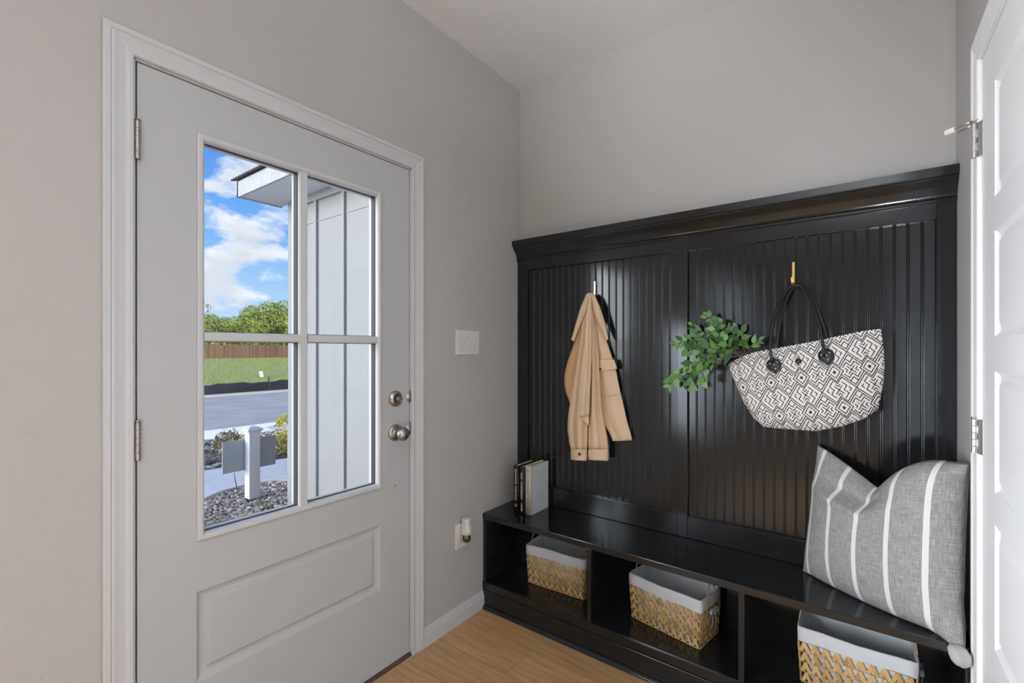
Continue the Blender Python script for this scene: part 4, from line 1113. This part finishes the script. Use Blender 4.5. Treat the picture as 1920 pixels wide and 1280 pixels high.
# grass tufts
mb = MB(); q = random.Random(12)
for k in range(26000):
    px = q.uniform(340, 560); py = 668+62*q.random()**1.4
    p = at_z(px, py, GZ+.02)
    if p.x > -14.8 or p.x < -58.5 or abs(p.x+15.0)<.0: continue
    if (p.x-MK.x)**2+(p.y-MK.y)**2 < .3: continue
    z = GZ + .27*min(1, (-14.3-p.x)/45)
    s_ = .03+.0013*(-p.x)
    for w in range(2):
        a = q.uniform(0, 6.28); dx, dy = math.cos(a)*s_*.35, math.sin(a)*s_*.35; l = q.uniform(-.4, .4)*s_
        b0 = len(mb.v); mb.v += [(p.x-dx, p.y-dy, z-.05), (p.x+dx, p.y+dy, z-.05), (p.x+l, p.y+l, z+s_*q.uniform(.6, 1.5))]; mb.face((b0, b0+1, b0+2))
top(mb, 'grass', mat('grass_blades', (.2, .3, .06), .9, island=[(.16, .22, .06), (.28, .34, .11), (.42, .44, .21), (.21, .28, .08)]), (-25, 10, GZ), 'rough green grass growing on the lot', 'grass', kind='stuff', fix=False)
# trees
Lt = mat('tree_leaves', (.12, .2, .03), .7, island=[(.07, .12, .015), (.17, .24, .03), (.32, .38, .06), (.46, .50, .12), (.12, .18, .02)])
Bk = mat('bark', (.12, .10, .08), .9, bump=(20, .8, .02))
def tree_mesh(seed, R, Hc, zc, n, ls):
    q = random.Random(seed); lobes = []
    for k in range(13):
        a = q.uniform(0, 2*PI); d = q.uniform(.1, .62)*R
        lobes.append((Vector((math.cos(a)*d, math.sin(a)*d, zc+q.uniform(-.65, .5)*Hc)), R*q.uniform(.32, .52)))
    lobes.append((Vector((0, 0, zc+.45*Hc)), R*.45))
    lf = MB()
    for k in range(n):
        c_, r_ = q.choice(lobes)
        d = Vector((q.gauss(0, 1), q.gauss(0, 1), q.gauss(0, 1))).normalized()
        p = c_ + d*r_*q.uniform(.7, 1.05)*(1+.2*noise.noise(d*3+c_))
        nrm = (d+Vector((q.uniform(-.8, .8), q.uniform(-.8, .8), q.uniform(-.4, .8)))).normalized(); a = nrm.orthogonal().normalized(); b_ = nrm.cross(a)
        s_ = ls*q.uniform(.6, 1.4); b0 = len(lf.v)
        lf.v += [tuple(p-a*s_), tuple(p+b_*s_*.6), tuple(p+a*s_), tuple(p-b_*s_*.6)]; lf.face((b0, b0+1, b0+2, b0+3))
    tr = MB(); tr.tube([Vector((0, 0, -.3)), Vector((.1, 0, zc*.5)), Vector((0, .2, zc))], [.28, .2, .1], 8)
    for k in range(6):
        a = 2*PI*k/6+q.uniform(-.3, .3); tr.tube([Vector((0, 0, zc*.45)), Vector((math.cos(a)*R*.3, math.sin(a)*R*.3, zc*.9)), Vector((math.cos(a)*R*.6, math.sin(a)*R*.6, zc+Hc*.3))], [.12, .08, .03], 6)
    return lf, tr
protos = []
spots = [  # px, top py, distance x, variant, label
 (395, 588, -74, 0, 'bright green rounded tree at the left of the tree line'),
 (440, 592, -92, 1, 'broad green tree in the middle of the tree line'),
 (470, 586, -108, 2, 'green tree beside the taller tree at the middle of the line'),
 (505, 566, -82, 0, 'taller green tree, third from the right in the line'),
 (535, 562, -100, 1, 'tall dense green tree at the right of the tree line'),
 (575, 566, -72, 2, 'dense green tree partly behind the porch wall corner'),
 (350, 590, -86, 2, 'green tree cut off by the left edge of the glass')]
for k, (px, pt, X, v, label) in enumerate(spots):
    top_ = at_x(px, pt, X)
    if k < 3:
        lf, tr = tree_mesh(60+k, 4.6, 3.4, 5.0, 17000, .155)
        t = thing('tree', (0, 0, 0), label, 'tree', 'trees beyond the wooden fence')
        a = lf.build('crown', Lt, t, fix=False); b_ = tr.build('trunk', Bk, t); protos.append((t, a, b_))
    else:
        s_ = protos[v]; t = s_[0].copy(); C.objects.link(t); t['label'] = label
        for ch in s_[1:]:
            cc = ch.copy(); C.objects.link(cc); cc.parent = t
    sc = (top_.z-.1)/8.6
    t.location = (X, top_.y, .1); t.scale = (sc*.95, sc*1.0, sc); t.rotation_euler = (0, 0, k*1.1)
# bare branching tree at far left
t = thing('bare_tree', (-66.5, 0, .1), 'leafless dead tree poking above the tree line at the left', 'tree')
bp_ = at_x(376, 640, -66.5); q = random.Random(4); mb = MB()
def branch(p, d, L, r, n):
    e = p+d*L; mb.tube([p, (p+e)/2+Vector((0, q.uniform(-.1, .1), 0))*L*.3, e], [r, r*.8, r*.6], 5)
    if n: 
        for k in range(3): branch(e, (d+Vector((q.uniform(-.6, .6), q.uniform(-.9, .9), q.uniform(-.1, .5)))).normalized(), L*.62, r*.6, n-1)
branch(Vector((bp_.x, bp_.y, .0)), Vector((0, 0, 1)), 4.0, .16, 0); branch(Vector((bp_.x, bp_.y, 3.9)), Vector((0, .1, 1)).normalized(), 1.5, .10, 4)
t.location = (bp_.x, bp_.y, 0); mb.build('branches', Bk, t)
# low hedge row behind the fence
mb = MB(); q = random.Random(31)
for k in range(16000):
    y = q.uniform(-4, 70); x = -64+q.uniform(-2, 2); z = q.uniform(.0, 2.6+.5*noise.noise(Vector((y*.25, 0, 0))))
    s_ = q.uniform(.1, .26); a = Vector((q.gauss(0, 1), q.gauss(0, 1), q.gauss(0, 1))).normalized(); b_ = a.orthogonal().normalized()
    b0 = len(mb.v); P_ = Vector((x, y, z)); mb.v += [tuple(P_-a*s_), tuple(P_+b_*s_), tuple(P_+a*s_), tuple(P_-b_*s_)]; mb.face((b0, b0+1, b0+2, b0+3))
top(mb, 'hedge', Lt, (-64, 20, 0), 'low scrubby hedge just behind the wooden fence', 'hedge', kind='stuff', fix=False)

# ================================================================== light
w = bpy.data.worlds.new('World'); bpy.context.scene.world = w; w.use_nodes = True; nt = w.node_tree
bg = nt.nodes['Background']
tc = nt.nodes.new('ShaderNodeTexCoord'); sep = nt.nodes.new('ShaderNodeSeparateXYZ'); nt.links.new(tc.outputs['Generated'], sep.inputs[0])
sky = ramp(nt, sep.outputs['Z'], [(0, (.62, .80, 1.0)), (.10, (.42, .68, 1.0)), (.22, (.19, .47, .98)), (.40, (.085, .30, .86)), (1, (.06, .20, .65))])
mp = nt.nodes.new('ShaderNodeMapping'); mp.inputs['Scale'].default_value = (1, 1, 2.3); mp.inputs['Location'].default_value = (.02, .35, .10)
nt.links.new(tc.outputs['Generated'], mp.inputs[0])
cn = noise_tex(nt, 5.2, 7, .56, mp.outputs[0]); cn.inputs['Distortion'].default_value = .15
cl = ramp(nt, cn.outputs['Fac'], [(.49, (0, 0, 0)), (.56, (.85, .85, .85)), (.62, (1, 1, 1))])
mp2 = nt.nodes.new('ShaderNodeMapping'); mp2.inputs['Scale'].default_value = (1, 1, 2.3); mp2.inputs['Location'].default_value = (.02, .35, .14)
nt.links.new(tc.outputs['Generated'], mp2.inputs[0]); cn2 = noise_tex(nt, 5.2, 5, .5, mp2.outputs[0])
cc = ramp(nt, cn2.outputs['Fac'], [(.40, (1.15, 1.15, 1.17)), (.62, (.74, .79, .88))])
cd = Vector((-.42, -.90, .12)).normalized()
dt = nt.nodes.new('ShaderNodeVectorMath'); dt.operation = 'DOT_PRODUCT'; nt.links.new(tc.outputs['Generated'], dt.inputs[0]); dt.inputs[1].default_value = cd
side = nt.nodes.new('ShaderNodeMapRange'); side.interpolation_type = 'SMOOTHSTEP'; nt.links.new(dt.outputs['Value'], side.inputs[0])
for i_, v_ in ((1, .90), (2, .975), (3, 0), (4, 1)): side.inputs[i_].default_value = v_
fill_sky = mixcol(nt, side.outputs[0], mixcol(nt, cl, sky, cc), (16, 15.9, 15.7))     # bright patch added in unseen sky, for room light and black panel sheen
nt.links.new(fill_sky, bg.inputs[0]); bg.inputs[1].default_value = 1.0

def sun(strength, d, angle):
    l = bpy.data.lights.new('sun', 'SUN'); l.energy = strength; l.angle = math.radians(angle); l.color = (1, .95, .86)
    o = bpy.data.objects.new('sun', l); C.objects.link(o); o.rotation_euler = Vector(d).to_track_quat('-Z', 'Y').to_euler(); o.location = (6, -6, 9)
sun(3.2, (-.85, -.12, -.52), 1.0)
def area(name, loc, d, sx, sy, p, col=(1, 1, 1), spread=180):
    l = bpy.data.lights.new(name, 'AREA'); l.shape = 'RECTANGLE'; l.size = sx; l.size_y = sy; l.energy = p; l.color = col; l.spread = math.radians(spread)
    o = bpy.data.objects.new(name, l); C.objects.link(o); o.location = loc; o.rotation_euler = Vector(d).to_track_quat('-Z', 'Z').to_euler(); return o
COOL = (.918, .97, 1.045)
area('side_fill_light', (.03, -2.75, 1.0), (1, .45, -.05), .9, 1.3, 108, COOL, 104)  # added fill with no window behind it, aimed towards the right door
area('rear_fill_light', (.03, -5.2, 1.4), (1, 0, 0), 1.6, 1.5, 22, COOL)  # unseen fill on the blank left wall; no window is built there
area('ceiling_fill_light', (3.2, -4.6, 2.70), (0, 0, -1), .6, .6, 50, COOL)  # extra overhead fill, added in the unseen adjoining room
area('upward_fill_light', (1.95, -3.5, .95), (.32, .52, 1), .40, .40, 142, COOL, 121)  # made-up uplight, added to brighten the ceiling and upper back wall

# ================================================================== camera
cam = bpy.data.cameras.new('camera'); co = bpy.data.objects.new('camera', cam); C.objects.link(co)
co.location = CAM; co.rotation_euler = (PI/2, 0, math.atan2(.6, .8)); cam.sensor_width = 36; cam.lens = FPX/1920*36
cam.shift_y = (HOR-640)/1920; cam.clip_start = .02; cam.clip_end = 400
sc_ = bpy.context.scene; sc_.camera = co
vs = sc_.view_settings; vs.view_transform = 'Standard'; vs.look = 'None'; vs.exposure = 0; vs.gamma = 1; vs.use_curve_mapping = False
